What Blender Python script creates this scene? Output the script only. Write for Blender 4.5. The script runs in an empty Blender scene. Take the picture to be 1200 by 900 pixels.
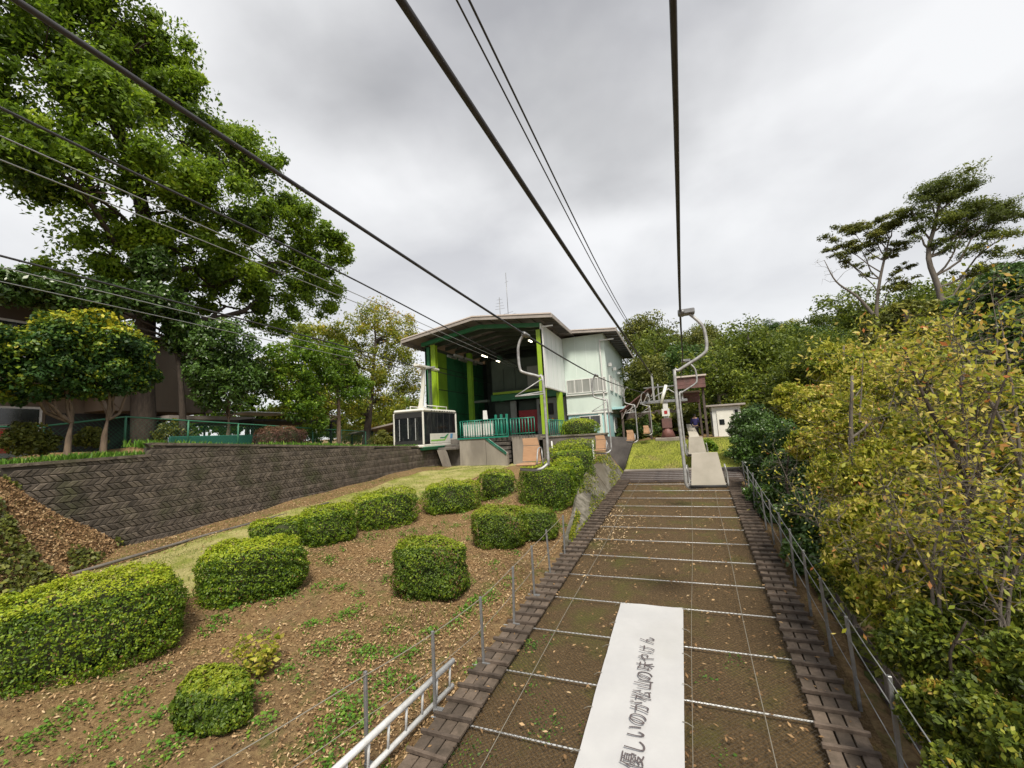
import bpy, math, random
import numpy as np
from mathutils import Vector, Matrix
random.seed(7); rng = np.random.default_rng(7)
SC = bpy.context.scene
COL = SC.collection
R = math.radians

# ------------------------------------------------------------------ camera
YAW, PITCH, ROLL, FPX = R(20.5), R(6.8), R(3.3), 500.0
_fw = Vector((-math.sin(YAW)*math.cos(PITCH), math.cos(YAW)*math.cos(PITCH), math.sin(PITCH)))
_r0 = _fw.cross(Vector((0, 0, 1))).normalized(); _u0 = _r0.cross(_fw)
_up = _u0*math.cos(ROLL) + _r0*math.sin(ROLL)
_rt = _r0*math.cos(ROLL) - _u0*math.sin(ROLL)
cd = bpy.data.cameras.new("camera"); cam = bpy.data.objects.new("camera", cd); COL.objects.link(cam)
cd.sensor_fit = 'HORIZONTAL'; cd.sensor_width = 36; cd.lens = FPX/1200*36
cd.clip_start = 0.05; cd.clip_end = 2000
cam.matrix_world = Matrix(((_rt.x, _up.x, -_fw.x, 0), (_rt.y, _up.y, -_fw.y, 0), (_rt.z, _up.z, -_fw.z, 0), (0, 0, 0, 1)))
SC.camera = cam
SC.render.resolution_x = 1024; SC.render.resolution_y = 768
SC.view_settings.view_transform = 'Standard'; SC.view_settings.look = 'None'
SC.view_settings.exposure = 1.8; SC.view_settings.gamma = 1

# ------------------------------------------------------------------ world: sky texture under a cloud deck
SUN_EL, SUN_AZ = R(52), R(150)           # azimuth from +Y clockwise: behind, right
W = bpy.data.worlds.new("World"); SC.world = W; W.use_nodes = True
nt = W.node_tree; nt.nodes.clear()
def wn(t, **k):
    n = nt.nodes.new(t)
    for a, b in k.items(): setattr(n, a, b)
    return n
out = wn('ShaderNodeOutputWorld'); bg = wn('ShaderNodeBackground'); bg.inputs[1].default_value = 0.1
sky = wn('ShaderNodeTexSky', sky_type='NISHITA', sun_disc=False); sky.sun_elevation = SUN_EL; sky.sun_rotation = SUN_AZ
tc = wn('ShaderNodeTexCoord'); sep = wn('ShaderNodeSeparateXYZ'); nt.links.new(tc.outputs['Generated'], sep.inputs[0])
def math_n(op, a, b=None):
    n = wn('ShaderNodeMath', operation=op)
    for i, v in enumerate((a, b)):
        if v is None: continue
        if isinstance(v, (int, float)): n.inputs[i].default_value = v
        else: nt.links.new(v, n.inputs[i])
    return n.outputs[0]
zz = math_n('ADD', math_n('MAXIMUM', sep.outputs[2], 0.0), 0.28)
cx_ = math_n('DIVIDE', sep.outputs[0], zz); cy_ = math_n('DIVIDE', sep.outputs[1], zz)
cmb = wn('ShaderNodeCombineXYZ'); nt.links.new(cx_, cmb.inputs[0]); nt.links.new(cy_, cmb.inputs[1])
def wnoise(scale, detail, rough, dist, off):
    mp = wn('ShaderNodeMapping'); mp.inputs[1].default_value = off; nt.links.new(cmb.outputs[0], mp.inputs[0])
    n = wn('ShaderNodeTexNoise'); n.inputs['Scale'].default_value = scale; n.inputs['Detail'].default_value = detail
    n.inputs['Roughness'].default_value = rough; n.inputs['Distortion'].default_value = dist
    nt.links.new(mp.outputs[0], n.inputs[0]); return n.outputs[0]
n1 = wnoise(0.95, 5, 0.42, 0.3, (3.1, 1.3, 0)); n2 = wnoise(2.6, 6, 0.5, 0.2, (0.4, 7.7, 2))
mixn = math_n('ADD', math_n('MULTIPLY', n1, 0.68), math_n('MULTIPLY', n2, 0.32))
cr = wn('ShaderNodeValToRGB'); nt.links.new(mixn, cr.inputs[0])
e = cr.color_ramp.elements; e[0].position = 0.40; e[0].color = (1.7, 1.7, 1.76, 1); e[1].position = 0.60; e[1].color = (2.750, 2.750, 2.760, 1)
m_ = cr.color_ramp.elements.new(0.49); m_.color = (2.200, 2.200, 2.225, 1)
def cloud_bank(px, py, rad, depth):
    v = (_fw + _rt*((px-600)/FPX) - _up*((py-450)/FPX)).normalized(); c = (v.x/(v.z+.28), v.y/(v.z+.28), 0)
    vm = wn('ShaderNodeVectorMath', operation='DISTANCE'); vm.inputs[1].default_value = c
    nz_ = wn('ShaderNodeTexNoise'); nz_.inputs['Scale'].default_value = 2.2; nz_.inputs['Detail'].default_value = 5; nt.links.new(cmb.outputs[0], nz_.inputs[0])
    va = wn('ShaderNodeVectorMath', operation='ADD'); vs_ = wn('ShaderNodeVectorMath', operation='SCALE'); nt.links.new(nz_.outputs['Color'], vs_.inputs[0]); vs_.inputs[3].default_value = rad*1.5
    nt.links.new(cmb.outputs[0], va.inputs[0]); nt.links.new(vs_.outputs[0], va.inputs[1]); nt.links.new(va.outputs[0], vm.inputs[0]); vm.inputs[1].default_value = tuple(q+rad*.75 for q in c[:2])+(rad*.75,)
    mr = wn('ShaderNodeMapRange', interpolation_type='SMOOTHSTEP'); mr.inputs[1].default_value = 0; mr.inputs[2].default_value = rad; mr.inputs[3].default_value = depth; mr.inputs[4].default_value = 1; nt.links.new(vm.outputs['Value'], mr.inputs[0]); return mr.outputs[0]
cb = math_n('MULTIPLY', math_n('MULTIPLY', cloud_bank(385, 95, .26, .68), cloud_bank(640, 80, .55, .72)), cloud_bank(730, 190, .32, .8))
hor = wn('ShaderNodeMapRange'); hor.inputs[1].default_value = 0.0; hor.inputs[2].default_value = 0.5; hor.inputs[3].default_value = 1.0; hor.inputs[4].default_value = 0.0
nt.links.new(sep.outputs[2], hor.inputs[0])
mh = wn('ShaderNodeMix', data_type='RGBA'); nt.links.new(hor.outputs[0], mh.inputs[0]); nt.links.new(cr.outputs[0], mh.inputs[6]); mh.inputs[7].default_value = (2.600, 2.600, 2.600, 1)
ms = wn('ShaderNodeMix', data_type='RGBA'); ms.inputs[0].default_value = 0.96
nt.links.new(sky.outputs[0], ms.inputs[6]); vsc = wn('ShaderNodeVectorMath', operation='SCALE'); nt.links.new(mh.outputs[2], vsc.inputs[0]); nt.links.new(cb, vsc.inputs[3]); nt.links.new(vsc.outputs[0], ms.inputs[7])
nt.links.new(ms.outputs[2], bg.inputs[0]); nt.links.new(bg.outputs[0], out.inputs[0])
sd = bpy.data.lights.new("sun", 'SUN'); sd.energy = 1.5; sd.angle = R(14); sd.color = (1, 0.93, 0.80)
so = bpy.data.objects.new("sun", sd); COL.objects.link(so)
so.rotation_euler = (R(90)-SUN_EL, 0, -SUN_AZ+math.pi) ; so.location = (0, -10, 30)
_sd = Vector((math.sin(SUN_AZ)*math.cos(SUN_EL), math.cos(SUN_AZ)*math.cos(SUN_EL), math.sin(SUN_EL)))
so.rotation_euler = _sd.to_track_quat('Z', 'Y').to_euler()

# ------------------------------------------------------------------ measuring helpers (photo pixel -> point on a real plane)
def ray(px, py): return _fw + _rt*((px-600)/FPX) - _up*((py-450)/FPX)
def PX(px, py, x): v = ray(px, py); return v*(x/v.x)
def PY(px, py, y): v = ray(px, py); return v*(y/v.y)
def PZ(px, py, z): v = ray(px, py); return v*(z/v.z)

# ------------------------------------------------------------------ terrain
def sst(a, b, v): t = np.clip((v-a)/(b-a), 0, 1); return t*t*(3-2*t)
def netz(y): return -3.4 + 0.083*y
def shx(x, y): return x + 0.042*(y-5)
def pathz(y): return np.minimum(-2.75+0.062*y, -1.62)
def walltop(y): return np.where(y < 7.3, -0.02-0.02*(7.3-y), 0.28-0.055*(np.minimum(y, 22)-7.3))
WX = -13.0
def G(x, y):
    x = np.asarray(x, float); y = np.asarray(y, float)
    xs = x-0.042*(y-5)
    base = netz(np.clip(y, -200, 16.2))-0.09
    up = sst(18.3, 25.5, y)*1.25 + sst(15.6, 18.6, y)*0.12
    strip = base+up
    far = sst(28, 34, y)
    yh = np.maximum(np.minimum(y, 90)-32, 0); hill = yh*0.165*sst(-30, 0, x) + yh*0.04
    z = strip+hill
    # left bank
    t = sst(-2.9, -8.9, -x*-1)
    lb = netz(np.clip(y, -200, 19))-0.1+0.03*np.clip(-2.9-x, 0, 4)
    plate = sst(10.3, 16.5, y)*0.9*(1-sst(4.6, 6.6, -x))
    lb = lb+plate*1.0
    yl = sst(17.5, 21.5, y)
    lb = lb*(1-yl)+yl*(-1.6+0.7*(1-sst(4.5, 8, -x)))
    k = sst(6.6, 9.0, -x)
    lb = lb*(1-k)+pathz(y)*k
    kk = sst(11.2, 13.0, -x)*0.12
    lb = lb+kk
    lb = lb+hill
    left = np.clip((-xs-2.78)/(.17+.62*sst(9.4, 11.5, y)), 0, 1)
    z = z*(1-left)+lb*left
    # top terrace behind the stone wall
    z = np.where(x < WX-0.12, walltop(y)-0.05+hill, z)
    # right side falls off, rises again further out
    rr = np.clip(xs-1.7, 0, 60)
    drop = -0.5*sst(0, 0.5, rr)-0.33*np.clip(rr, 0, 7)
    fade = 1-sst(14, 30, y)
    rise = np.clip(xs-9, 0, 60)*0.07*sst(0, 20, y)
    z = z+np.where(xs > 1.7, drop*fade+rise, 0)
    bump = 0.03*np.sin(x*1.7+y*0.9)+0.025*np.sin(x*3.1-y*2.3)
    return z+bump*(1-np.where((xs > -2.9) & (xs < 1.6) & (y < 18.6), 1, 0))
def g1(x, y): return float(G(x, y))
def hitg(px, py, dz=0.0):
    v = ray(px, py); s = 0.5
    while s < 200:
        p = v*s
        if p.z < g1(p.x, p.y)+dz: return p
        s += 0.02+s*0.002
    return v*200

# ------------------------------------------------------------------ object helpers
def tag(o, label=None, cat=None, group=None, kind=None):
    if label: o['label'] = label
    if cat: o['category'] = cat
    if group: o['group'] = group
    if kind: o['kind'] = kind
    return o
def empty(name, loc=(0, 0, 0), rz=0, label=None, cat=None, group=None):
    o = bpy.data.objects.new(name, None); COL.objects.link(o); o.location = loc; o.rotation_euler = (0, 0, rz)
    o.empty_display_size = 0.2
    return tag(o, label, cat, group)
def link(name, me, parent=None, loc=None):
    o = bpy.data.objects.new(name, me); COL.objects.link(o)
    if parent is not None: o.parent = parent
    if loc is not None: o.location = loc
    return o
def cube_vf(c, s, rot=None):
    v = np.array([[x, y, z] for x in (-.5, .5) for y in (-.5, .5) for z in (-.5, .5)])*np.array(s)
    if rot is not None: v = v@np.array(rot.to_3x3()).T
    return v+np.array(c), [(0, 1, 3, 2), (4, 6, 7, 5), (0, 4, 5, 1), (2, 3, 7, 6), (0, 2, 6, 4), (1, 5, 7, 3)]
class MB:
    def __init__(s): s.v = []; s.f = []; s.m = []; s.mi = 0; s.sm = []
    def add(s, v, f, smooth=False):
        n = len(s.v); s.v.extend([tuple(map(float, p)) for p in v]); s.f.extend([tuple(i+n for i in q) for q in f]); s.m.extend([s.mi]*len(f)); s.sm.extend([smooth]*len(f)); return s
    def box(s, x0, x1, y0, y1, z0, z1, rot=None):
        v, f = cube_vf(((x0+x1)/2, (y0+y1)/2, (z0+z1)/2), (abs(x1-x0), abs(y1-y0), abs(z1-z0)), rot); return s.add(v, f)
    def bbox(s, x0, x1, y0, y1, z0, z1, b=0.01):      # chamfered box
        c = ((x0+x1)/2, (y0+y1)/2, (z0+z1)/2); h = ((x1-x0)/2, (y1-y0)/2, (z1-z0)/2)
        v = []; idx = {}
        for sx in (-1, 1):
            for sy in (-1, 1):
                for sz in (-1, 1):
                    for ax in range(3):
                        p = [sx*(h[0]-b), sy*(h[1]-b), sz*(h[2]-b)]; p[ax] = (sx, sy, sz)[ax]*h[ax]
                        idx[(sx, sy, sz, ax)] = len(v); v.append([p[i]+c[i] for i in range(3)])
        f = []
        for ax in range(3):
            o = [i for i in range(3) if i != ax]
            for sg in (-1, 1):
                q = []
                for a, b_ in ((-1, -1), (1, -1), (1, 1), (-1, 1)):
                    k = [0, 0, 0]; k[ax] = sg; k[o[0]] = a; k[o[1]] = b_; q.append(idx[(*k, ax)])
                f.append(tuple(q if (sg > 0) == (ax != 1) else q[::-1]))
        for ax in range(3):                            # edges along ax
            o = [i for i in range(3) if i != ax]
            for a in (-1, 1):
                for b_ in (-1, 1):
                    k1 = [0]*3; k2 = [0]*3; k1[ax] = -1; k2[ax] = 1
                    for k in (k1, k2): k[o[0]] = a; k[o[1]] = b_
                    f.append((idx[(*k1, o[0])], idx[(*k2, o[0])], idx[(*k2, o[1])], idx[(*k1, o[1])]))
        for sx in (-1, 1):
            for sy in (-1, 1):
                for sz in (-1, 1): f.append(tuple(idx[(sx, sy, sz, a)] for a in range(3)))
        return s.add(v, f)
    def tube(s, pts, r, n=8, caps=True):
        pts = [Vector(p) for p in pts]; rs = r if hasattr(r, '__len__') else [r]*len(pts)
        rings = []; prev = None
        for i, p in enumerate(pts):
            t = (pts[min(i+1, len(pts)-1)]-pts[max(i-1, 0)]).normalized()
            a = Vector((0, 0, 1)) if abs(t.z) < 0.9 else Vector((1, 0, 0))
            if prev is not None: a = prev
            u = (a-t*a.dot(t)).normalized(); w = t.cross(u); prev = u
            rings.append([p+(u*math.cos(2*math.pi*k/n)+w*math.sin(2*math.pi*k/n))*rs[i] for k in range(n)])
        v = [q for rg in rings for q in rg]; f = []
        for i in range(len(pts)-1):
            for k in range(n): f.append((i*n+k, i*n+(k+1) % n, (i+1)*n+(k+1) % n, (i+1)*n+k))
        if caps: f.append(tuple(range(n))[::-1]); f.append(tuple((len(pts)-1)*n+k for k in range(n)))
        return s.add(v, f, n > 5)
    def poly(s, pts, thick):                           # extruded planar polygon
        pts = [Vector(p) for p in pts]; n = (pts[1]-pts[0]).cross(pts[2]-pts[1]).normalized()*thick
        m = len(pts); v = pts+[p+n for p in pts]
        return s.add(v, [tuple(range(m))[::-1], tuple(m+i for i in range(m))]+[(i, (i+1) % m, m+(i+1) % m, m+i) for i in range(m)])
    def mesh(s, name, mats):
        me = bpy.data.meshes.new(name); me.from_pydata(s.v, [], s.f)
        for m in (mats if isinstance(mats, (list, tuple)) else [mats]): me.materials.append(m)
        if any(s.m): me.polygons.foreach_set('material_index', s.m)
        me.polygons.foreach_set('use_smooth', s.sm); me.update(); return me
    def build(s, name, mats, parent=None, **k):
        return tag(link(name, s.mesh(name, mats), parent), **k)
def smooth_path(pts, n=6):                            # catmull-rom
    P = [Vector(p) for p in pts]; P = [P[0]*2-P[1]]+P+[P[-1]*2-P[-2]]; o = []
    for i in range(1, len(P)-2):
        for k in range(n):
            t = k/n; a, b, c, d = P[i-1:i+3]
            o.append(0.5*((2*b)+(c-a)*t+(2*a-5*b+4*c-d)*t*t+(3*b-a-3*c+d)*t**3))
    o.append(P[-2]); return o
def copy_tree(o, parent=None):
    c = o.copy(); COL.objects.link(c); c.parent = parent
    for ch in list(o.children): copy_tree(ch, c)
    return c

# ------------------------------------------------------------------ materials
def mat(name, col, rough=0.7, metal=0.0, col2=None, scale=4, detail=6, bump=0.0, bscale=None, spec=0.5, thr=(0.35, 0.65), stretch=None, trans=0.0, emit=None, col3=None, world=False):
    m = bpy.data.materials.new(name); m.use_nodes = True; t = m.node_tree; b = t.nodes['Principled BSDF']
    b.inputs['Base Color'].default_value = (*col, 1); b.inputs['Roughness'].default_value = rough; b.inputs['Metallic'].default_value = metal
    b.inputs['Specular IOR Level'].default_value = spec
    if trans: b.inputs['Transmission Weight'].default_value = trans
    if emit: b.inputs['Emission Color'].default_value = (*emit[0], 1); b.inputs['Emission Strength'].default_value = emit[1]
    tcn = t.nodes.new('ShaderNodeTexCoord'); src = tcn.outputs['Object']
    if world: src = t.nodes.new('ShaderNodeNewGeometry').outputs['Position']
    if stretch:
        mp = t.nodes.new('ShaderNodeMapping'); mp.inputs['Scale'].default_value = stretch; t.links.new(src, mp.inputs[0]); src = mp.outputs[0]
    if col2:
        n = t.nodes.new('ShaderNodeTexNoise'); n.inputs['Scale'].default_value = scale; n.inputs['Detail'].default_value = detail; n.inputs['Roughness'].default_value = 0.62
        t.links.new(src, n.inputs[0]); r = t.nodes.new('ShaderNodeValToRGB'); t.links.new(n.outputs[0], r.inputs[0])
        r.color_ramp.elements[0].position = thr[0]; r.color_ramp.elements[0].color = (*col, 1)
        r.color_ramp.elements[1].position = thr[1]; r.color_ramp.elements[1].color = (*col2, 1)
        o = r.outputs[0]
        if col3:
            n3 = t.nodes.new('ShaderNodeTexNoise'); n3.inputs['Scale'].default_value = scale*0.23; n3.inputs['Detail'].default_value = 4
            t.links.new(src, n3.inputs[0]); r3 = t.nodes.new('ShaderNodeValToRGB'); t.links.new(n3.outputs[0], r3.inputs[0])
            r3.color_ramp.elements[0].position = 0.5; r3.color_ramp.elements[1].position = 0.68
            mx = t.nodes.new('ShaderNodeMix'); mx.data_type = 'RGBA'; t.links.new(r3.outputs[0], mx.inputs[0]); t.links.new(o, mx.inputs[6]); mx.inputs[7].default_value = (*col3, 1); o = mx.outputs[2]
        if world:
            oi = t.nodes.new('ShaderNodeObjectInfo'); hv = t.nodes.new('ShaderNodeHueSaturation'); mr = t.nodes.new('ShaderNodeMapRange'); mr.inputs[3].default_value = .7; mr.inputs[4].default_value = 1.35
            t.links.new(oi.outputs['Random'], mr.inputs[0]); t.links.new(mr.outputs[0], hv.inputs['Value']); t.links.new(o, hv.inputs['Color']); o = hv.outputs[0]
        t.links.new(o, b.inputs['Base Color'])
    if bump:
        n = t.nodes.new('ShaderNodeTexNoise'); n.inputs['Scale'].default_value = bscale or scale*4; n.inputs['Detail'].default_value = 8
        t.links.new(src, n.inputs[0]); bp = t.nodes.new('ShaderNodeBump'); bp.inputs['Strength'].default_value = bump; bp.inputs['Distance'].default_value = 0.02
        t.links.new(n.outputs[0], bp.inputs['Height']); t.links.new(bp.outputs[0], b.inputs['Normal'])
    return m
def leafmat(name, ramp, rough=0.5, tr=0.35, spec=0.35):
    m = bpy.data.materials.new(name); m.use_nodes = True; t = m.node_tree; b = t.nodes['Principled BSDF']; o = t.nodes['Material Output']
    a = t.nodes.new('ShaderNodeAttribute'); a.attribute_name = 'tone'
    r = t.nodes.new('ShaderNodeValToRGB'); t.links.new(a.outputs['Fac'], r.inputs[0])
    el = r.color_ramp.elements
    for i, (p, c) in enumerate(ramp):
        q = el[i] if i < 2 else el.new(p)
        q.position = p; q.color = (*c, 1)
    t.links.new(r.outputs[0], b.inputs['Base Color']); b.inputs['Roughness'].default_value = rough; b.inputs['Specular IOR Level'].default_value = spec
    tl = t.nodes.new('ShaderNodeBsdfTranslucent'); t.links.new(r.outputs[0], tl.inputs[0])
    mx = t.nodes.new('ShaderNodeMixShader'); mx.inputs[0].default_value = tr
    t.links.new(b.outputs[0], mx.inputs[1]); t.links.new(tl.outputs[0], mx.inputs[2]); t.links.new(mx.outputs[0], o.inputs[0])
    return m
M = {}
M['steel'] = mat('galvanised_steel', (0.26, 0.265, 0.27), 0.45, 0.5, (0.17, 0.17, 0.175), 9)
M['wsteel'] = mat('silver_painted_steel', (0.38, 0.385, 0.385), 0.45, 0.25, (0.23, 0.225, 0.22), 12)
M['alu'] = mat('aluminium', (0.62, 0.63, 0.64), 0.42, 0.2, (0.5, 0.5, 0.5), 15)
M['rope'] = mat('dark_wire_rope', (0.035, 0.035, 0.04), 0.55, 0.3, (0.06, 0.06, 0.065), 60, stretch=(1, .1, 1))
M['rope_l'] = mat('grey_wire_rope', (0.3, 0.31, 0.32), 0.5, 0.5)
M['netrope'] = mat('net_rope', (0.2, 0.185, 0.15), 0.8)
M['netting'] = mat('netting', (0.035, 0.027, 0.018), 0.85)
M['wood'] = mat('weathered_timber', (0.048, 0.036, 0.025), 0.85, 0, (0.14, 0.105, 0.08), 6, bump=0.5, bscale=30, thr=(.3, .75), world=True)
M['batten'] = mat('shadow_toned_batten', (0.04, 0.028, 0.02), 0.85, 0, (0.10, 0.075, 0.058), 6, bump=0.4, bscale=30, world=True)  # darker than the planks: the battens' front shadow is put into the colour
M['darkboard'] = mat('dark_brown_boards', (0.05, 0.036, 0.032), 0.8, 0, (0.09, 0.068, 0.06), 6, bump=0.3)
M['banner'] = mat('white_banner', (0.40, 0.40, 0.41), 0.6, 0, (0.45, 0.45, 0.455), 1.5, bump=0.25, bscale=5, col3=(0.36, 0.355, 0.34))
M['ink'] = mat('grey_brown_ink', (0.085, 0.068, 0.07), 0.7)
M['seat'] = mat('seat_plywood', (0.33, 0.19, 0.10), 0.5, 0, (0.40, 0.24, 0.135), 6, stretch=(1, 1, 6))
M['seatback'] = mat('seat_cream', (0.42, 0.39, 0.33), 0.5, 0, (0.5, 0.465, 0.4), 4)
M['rubber'] = mat('black_rubber', (0.02, 0.02, 0.02), 0.7)
M['conc'] = mat('stained_concrete', (0.30, 0.27, 0.23), 0.85, 0, (0.19, 0.168, 0.145), 1.6, bump=0.25, bscale=20, stretch=(1, 1, 0.35), col3=(0.16, 0.14, 0.12))
M['conc_d'] = mat('dark_concrete', (0.08, 0.07, 0.063), 0.9, 0, (0.14, 0.125, 0.11), 2.5, bump=0.3, bscale=16)
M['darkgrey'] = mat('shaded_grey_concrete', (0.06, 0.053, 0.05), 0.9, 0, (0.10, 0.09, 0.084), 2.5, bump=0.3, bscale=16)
M['conc_m'] = mat('mossy_concrete', (0.23, 0.21, 0.175), 0.9, 0, (0.06, 0.055, 0.035), 3.2, bump=0.5, bscale=16, col3=(0.10, 0.085, 0.06))
M['block'] = mat('old_wall_block', (0.05, 0.040, 0.031), 0.92, 0, (0.15, 0.122, 0.096), 5, bump=0.8, bscale=26, thr=(.36, .72), col3=(0.05, 0.05, 0.025), world=True)
M['block2'] = mat('dark_wall_block', (0.04, 0.032, 0.025), 0.92, 0, (0.12, 0.097, 0.077), 5, bump=0.8, bscale=26, thr=(.36, .7), col3=(0.035, 0.032, 0.018), world=True)
M['mortar'] = mat('wall_joint', (0.05, 0.042, 0.034), 0.95, 0, (0.03, 0.025, 0.02), 5)
M['white'] = mat('white_cladding', (0.76, 0.81, 0.80), 0.55, 0, (0.68, 0.72, 0.71), 0.8, stretch=(1, 1, .2))
M['cream'] = mat('pale_green_white_wall', (0.58, 0.67, 0.62), 0.6, 0, (0.5, 0.585, 0.54), 0.7, stretch=(1, 1, .25))
M['blue'] = mat('pale_blue_wall', (0.33, 0.56, 0.58), 0.6, 0, (0.29, 0.49, 0.51), 0.8, stretch=(1, 1, .3))
M['fascia'] = mat('roof_fascia', (0.32, 0.285, 0.26), 0.6, 0, (0.25, 0.22, 0.2), 1.5)
M['fasciahi'] = mat('roof_edge_trim', (0.5, 0.43, 0.39), 0.5)
M['roof'] = mat('roof_sheet', (0.17, 0.15, 0.15), 0.6, 0, (0.12, 0.1, 0.1), 2)
M['soffit'] = mat('soffit', (0.14, 0.14, 0.15), 0.8, 0, (0.1, 0.1, 0.1), 1)
M['lime'] = mat('lime_green_paint', (0.26, 0.40, 0.015), 0.45, 0, (0.21, 0.33, 0.015), 2)
M['green'] = mat('green_paint', (0.03, 0.17, 0.07), 0.5, 0, (0.022, 0.13, 0.05), 2)
M['greenp'] = mat('green_panel', (0.20, 0.38, 0.02), 0.6, 0, (0.14, 0.28, 0.02), 1.2)
M['teal'] = mat('teal_railing', (0.012, 0.17, 0.12), 0.4)
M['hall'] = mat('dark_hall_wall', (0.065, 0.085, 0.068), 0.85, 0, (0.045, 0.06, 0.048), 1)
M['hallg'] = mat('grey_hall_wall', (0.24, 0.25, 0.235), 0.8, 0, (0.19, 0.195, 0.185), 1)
M['red'] = mat('red_panel', (0.30, 0.015, 0.02), 0.5)
M['orange'] = mat('orange_letters', (0.75, 0.33, 0.04), 0.5)
M['wpaint'] = mat('white_paint', (0.62, 0.62, 0.6), 0.4, 0, (0.52, 0.52, 0.5), 3)
M['wgloss'] = mat('cabin_white', (0.66, 0.65, 0.6), 0.3, 0, (0.6, 0.59, 0.54), 3)
M['cgreen'] = mat('cabin_green', (0.03, 0.22, 0.12), 0.35)
M['cgreen2'] = mat('cabin_lime', (0.22, 0.5, 0.08), 0.35)
M['cblue'] = mat('cabin_blue', (0.12, 0.3, 0.5), 0.35)
M['glass'] = mat('dark_glass', (0.012, 0.014, 0.016), 0.08, 0, (0.06, 0.064, 0.055), 1.4, stretch=(2, 2, 1), thr=(.5, .8), spec=0.8)
M['glassg'] = mat('curtained_glass', (0.22, 0.23, 0.22), 0.15, 0, (0.36, 0.36, 0.34), 1.2, stretch=(5, 5, .2))
M['lamp'] = mat('lit_tube', (0.9, 0.85, 0.7), 0.5, emit=((1, 0.88, 0.62), 2.0))
M['asphalt'] = mat('asphalt', (0.05, 0.05, 0.05), 0.9)
M['housew'] = mat('house_wall', (0.22, 0.18, 0.14), 0.85, 0, (0.13, 0.105, 0.082), 1.2, stretch=(1, 1, .3))
M['housel'] = mat('beige_house_wall', (0.22, 0.175, 0.135), 0.85, 0, (0.17, 0.135, 0.105), 1.2, stretch=(1, 1, .3))
M['housed'] = mat('house_dark_wall', (0.07, 0.055, 0.044), 0.85, 0, (0.065, 0.05, 0.042), 1.2)
M['bark'] = mat('bark', (0.06, 0.047, 0.036), 0.95, 0, (0.12, 0.095, 0.072), 6, bump=0.8, bscale=18, stretch=(3, 3, .6))
M['barkd'] = mat('dark_bark', (0.028, 0.021, 0.016), 0.95, 0, (0.06, 0.045, 0.034), 6, bump=0.8, bscale=18, stretch=(3, 3, .6))
M['barkp'] = mat('pale_bark', (0.17, 0.12, 0.08), 0.9, 0, (0.09, 0.065, 0.045), 6, bump=0.6, bscale=18, stretch=(3, 3, .6))
M['barkg'] = mat('grey_bark', (0.15, 0.13, 0.11), 0.9, 0, (0.085, 0.072, 0.06), 6, bump=0.6, bscale=18, stretch=(3, 3, .6))
M['brownsteel'] = mat('red_brown_paint', (0.16, 0.06, 0.05), 0.6, 0, (0.10, 0.045, 0.038), 2)
M['brownroof'] = mat('brown_roof_boards', (0.15, 0.07, 0.065), 0.75, 0, (0.09, 0.05, 0.045), 3)
M['twig'] = mat('hedge_twigs', (0.022, 0.03, 0.01), 0.95, 0, (0.05, 0.055, 0.02), 24, bump=0.6)
M['navy'] = mat('navy_cloth', (0.02, 0.018, 0.10), 0.8)
M['skin'] = mat('skin', (0.5, 0.31, 0.22), 0.6)
M['hair'] = mat('black_hair', (0.015, 0.012, 0.01), 0.6)
M['trouser'] = mat('dark_trousers', (0.03, 0.03, 0.035), 0.85)
M['tarp'] = mat('green_tarp', (0.01, 0.10, 0.07), 0.7)
M['fgreen'] = mat('fence_green', (0.03, 0.15, 0.085), 0.5)
M['poster'] = mat('poster_red', (0.35, 0.05, 0.03), 0.6)
# leaves
L = {}
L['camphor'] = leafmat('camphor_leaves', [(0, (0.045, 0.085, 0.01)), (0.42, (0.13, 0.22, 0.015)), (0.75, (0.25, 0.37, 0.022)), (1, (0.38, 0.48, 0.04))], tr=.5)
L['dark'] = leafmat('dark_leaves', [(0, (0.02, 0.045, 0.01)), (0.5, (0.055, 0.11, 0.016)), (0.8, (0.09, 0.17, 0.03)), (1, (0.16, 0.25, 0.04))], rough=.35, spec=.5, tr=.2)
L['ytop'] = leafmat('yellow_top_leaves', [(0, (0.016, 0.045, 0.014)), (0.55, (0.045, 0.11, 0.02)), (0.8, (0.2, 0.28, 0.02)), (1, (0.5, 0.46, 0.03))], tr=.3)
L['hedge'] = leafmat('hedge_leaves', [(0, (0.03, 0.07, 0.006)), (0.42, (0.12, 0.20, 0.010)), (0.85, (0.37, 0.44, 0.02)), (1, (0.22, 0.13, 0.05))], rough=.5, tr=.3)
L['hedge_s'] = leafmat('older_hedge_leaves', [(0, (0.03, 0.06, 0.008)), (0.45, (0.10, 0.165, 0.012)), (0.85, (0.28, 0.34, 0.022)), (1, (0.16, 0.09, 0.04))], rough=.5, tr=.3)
L['autumn'] = leafmat('autumn_leaves', [(0, (0.06, 0.09, 0.012)), (0.42, (0.19, 0.24, 0.018)), (0.72, (0.38, 0.37, 0.035)), (1, (0.45, 0.26, 0.04))], tr=.4)
L['yellow'] = leafmat('yellowing_leaves', [(0, (0.06, 0.09, 0.01)), (0.3, (0.20, 0.25, 0.016)), (0.58, (0.46, 0.44, 0.045)), (0.93, (0.58, 0.47, 0.14)), (1, (0.45, 0.14, 0.04))], tr=.4)
L['bright'] = leafmat('bright_leaves', [(0, (0.035, 0.08, 0.01)), (0.5, (0.12, 0.22, 0.015)), (1, (0.32, 0.42, 0.03))], tr=.4)
L['olive'] = leafmat('olive_leaves', [(0, (0.045, 0.055, 0.012)), (0.5, (0.125, 0.145, 0.022)), (1, (0.28, 0.27, 0.045))], tr=.3)
L['hill'] = leafmat('hill_leaves', [(0, (0.035, 0.06, 0.01)), (0.5, (0.12, 0.165, 0.018)), (1, (0.30, 0.34, 0.03))], tr=.35)
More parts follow.
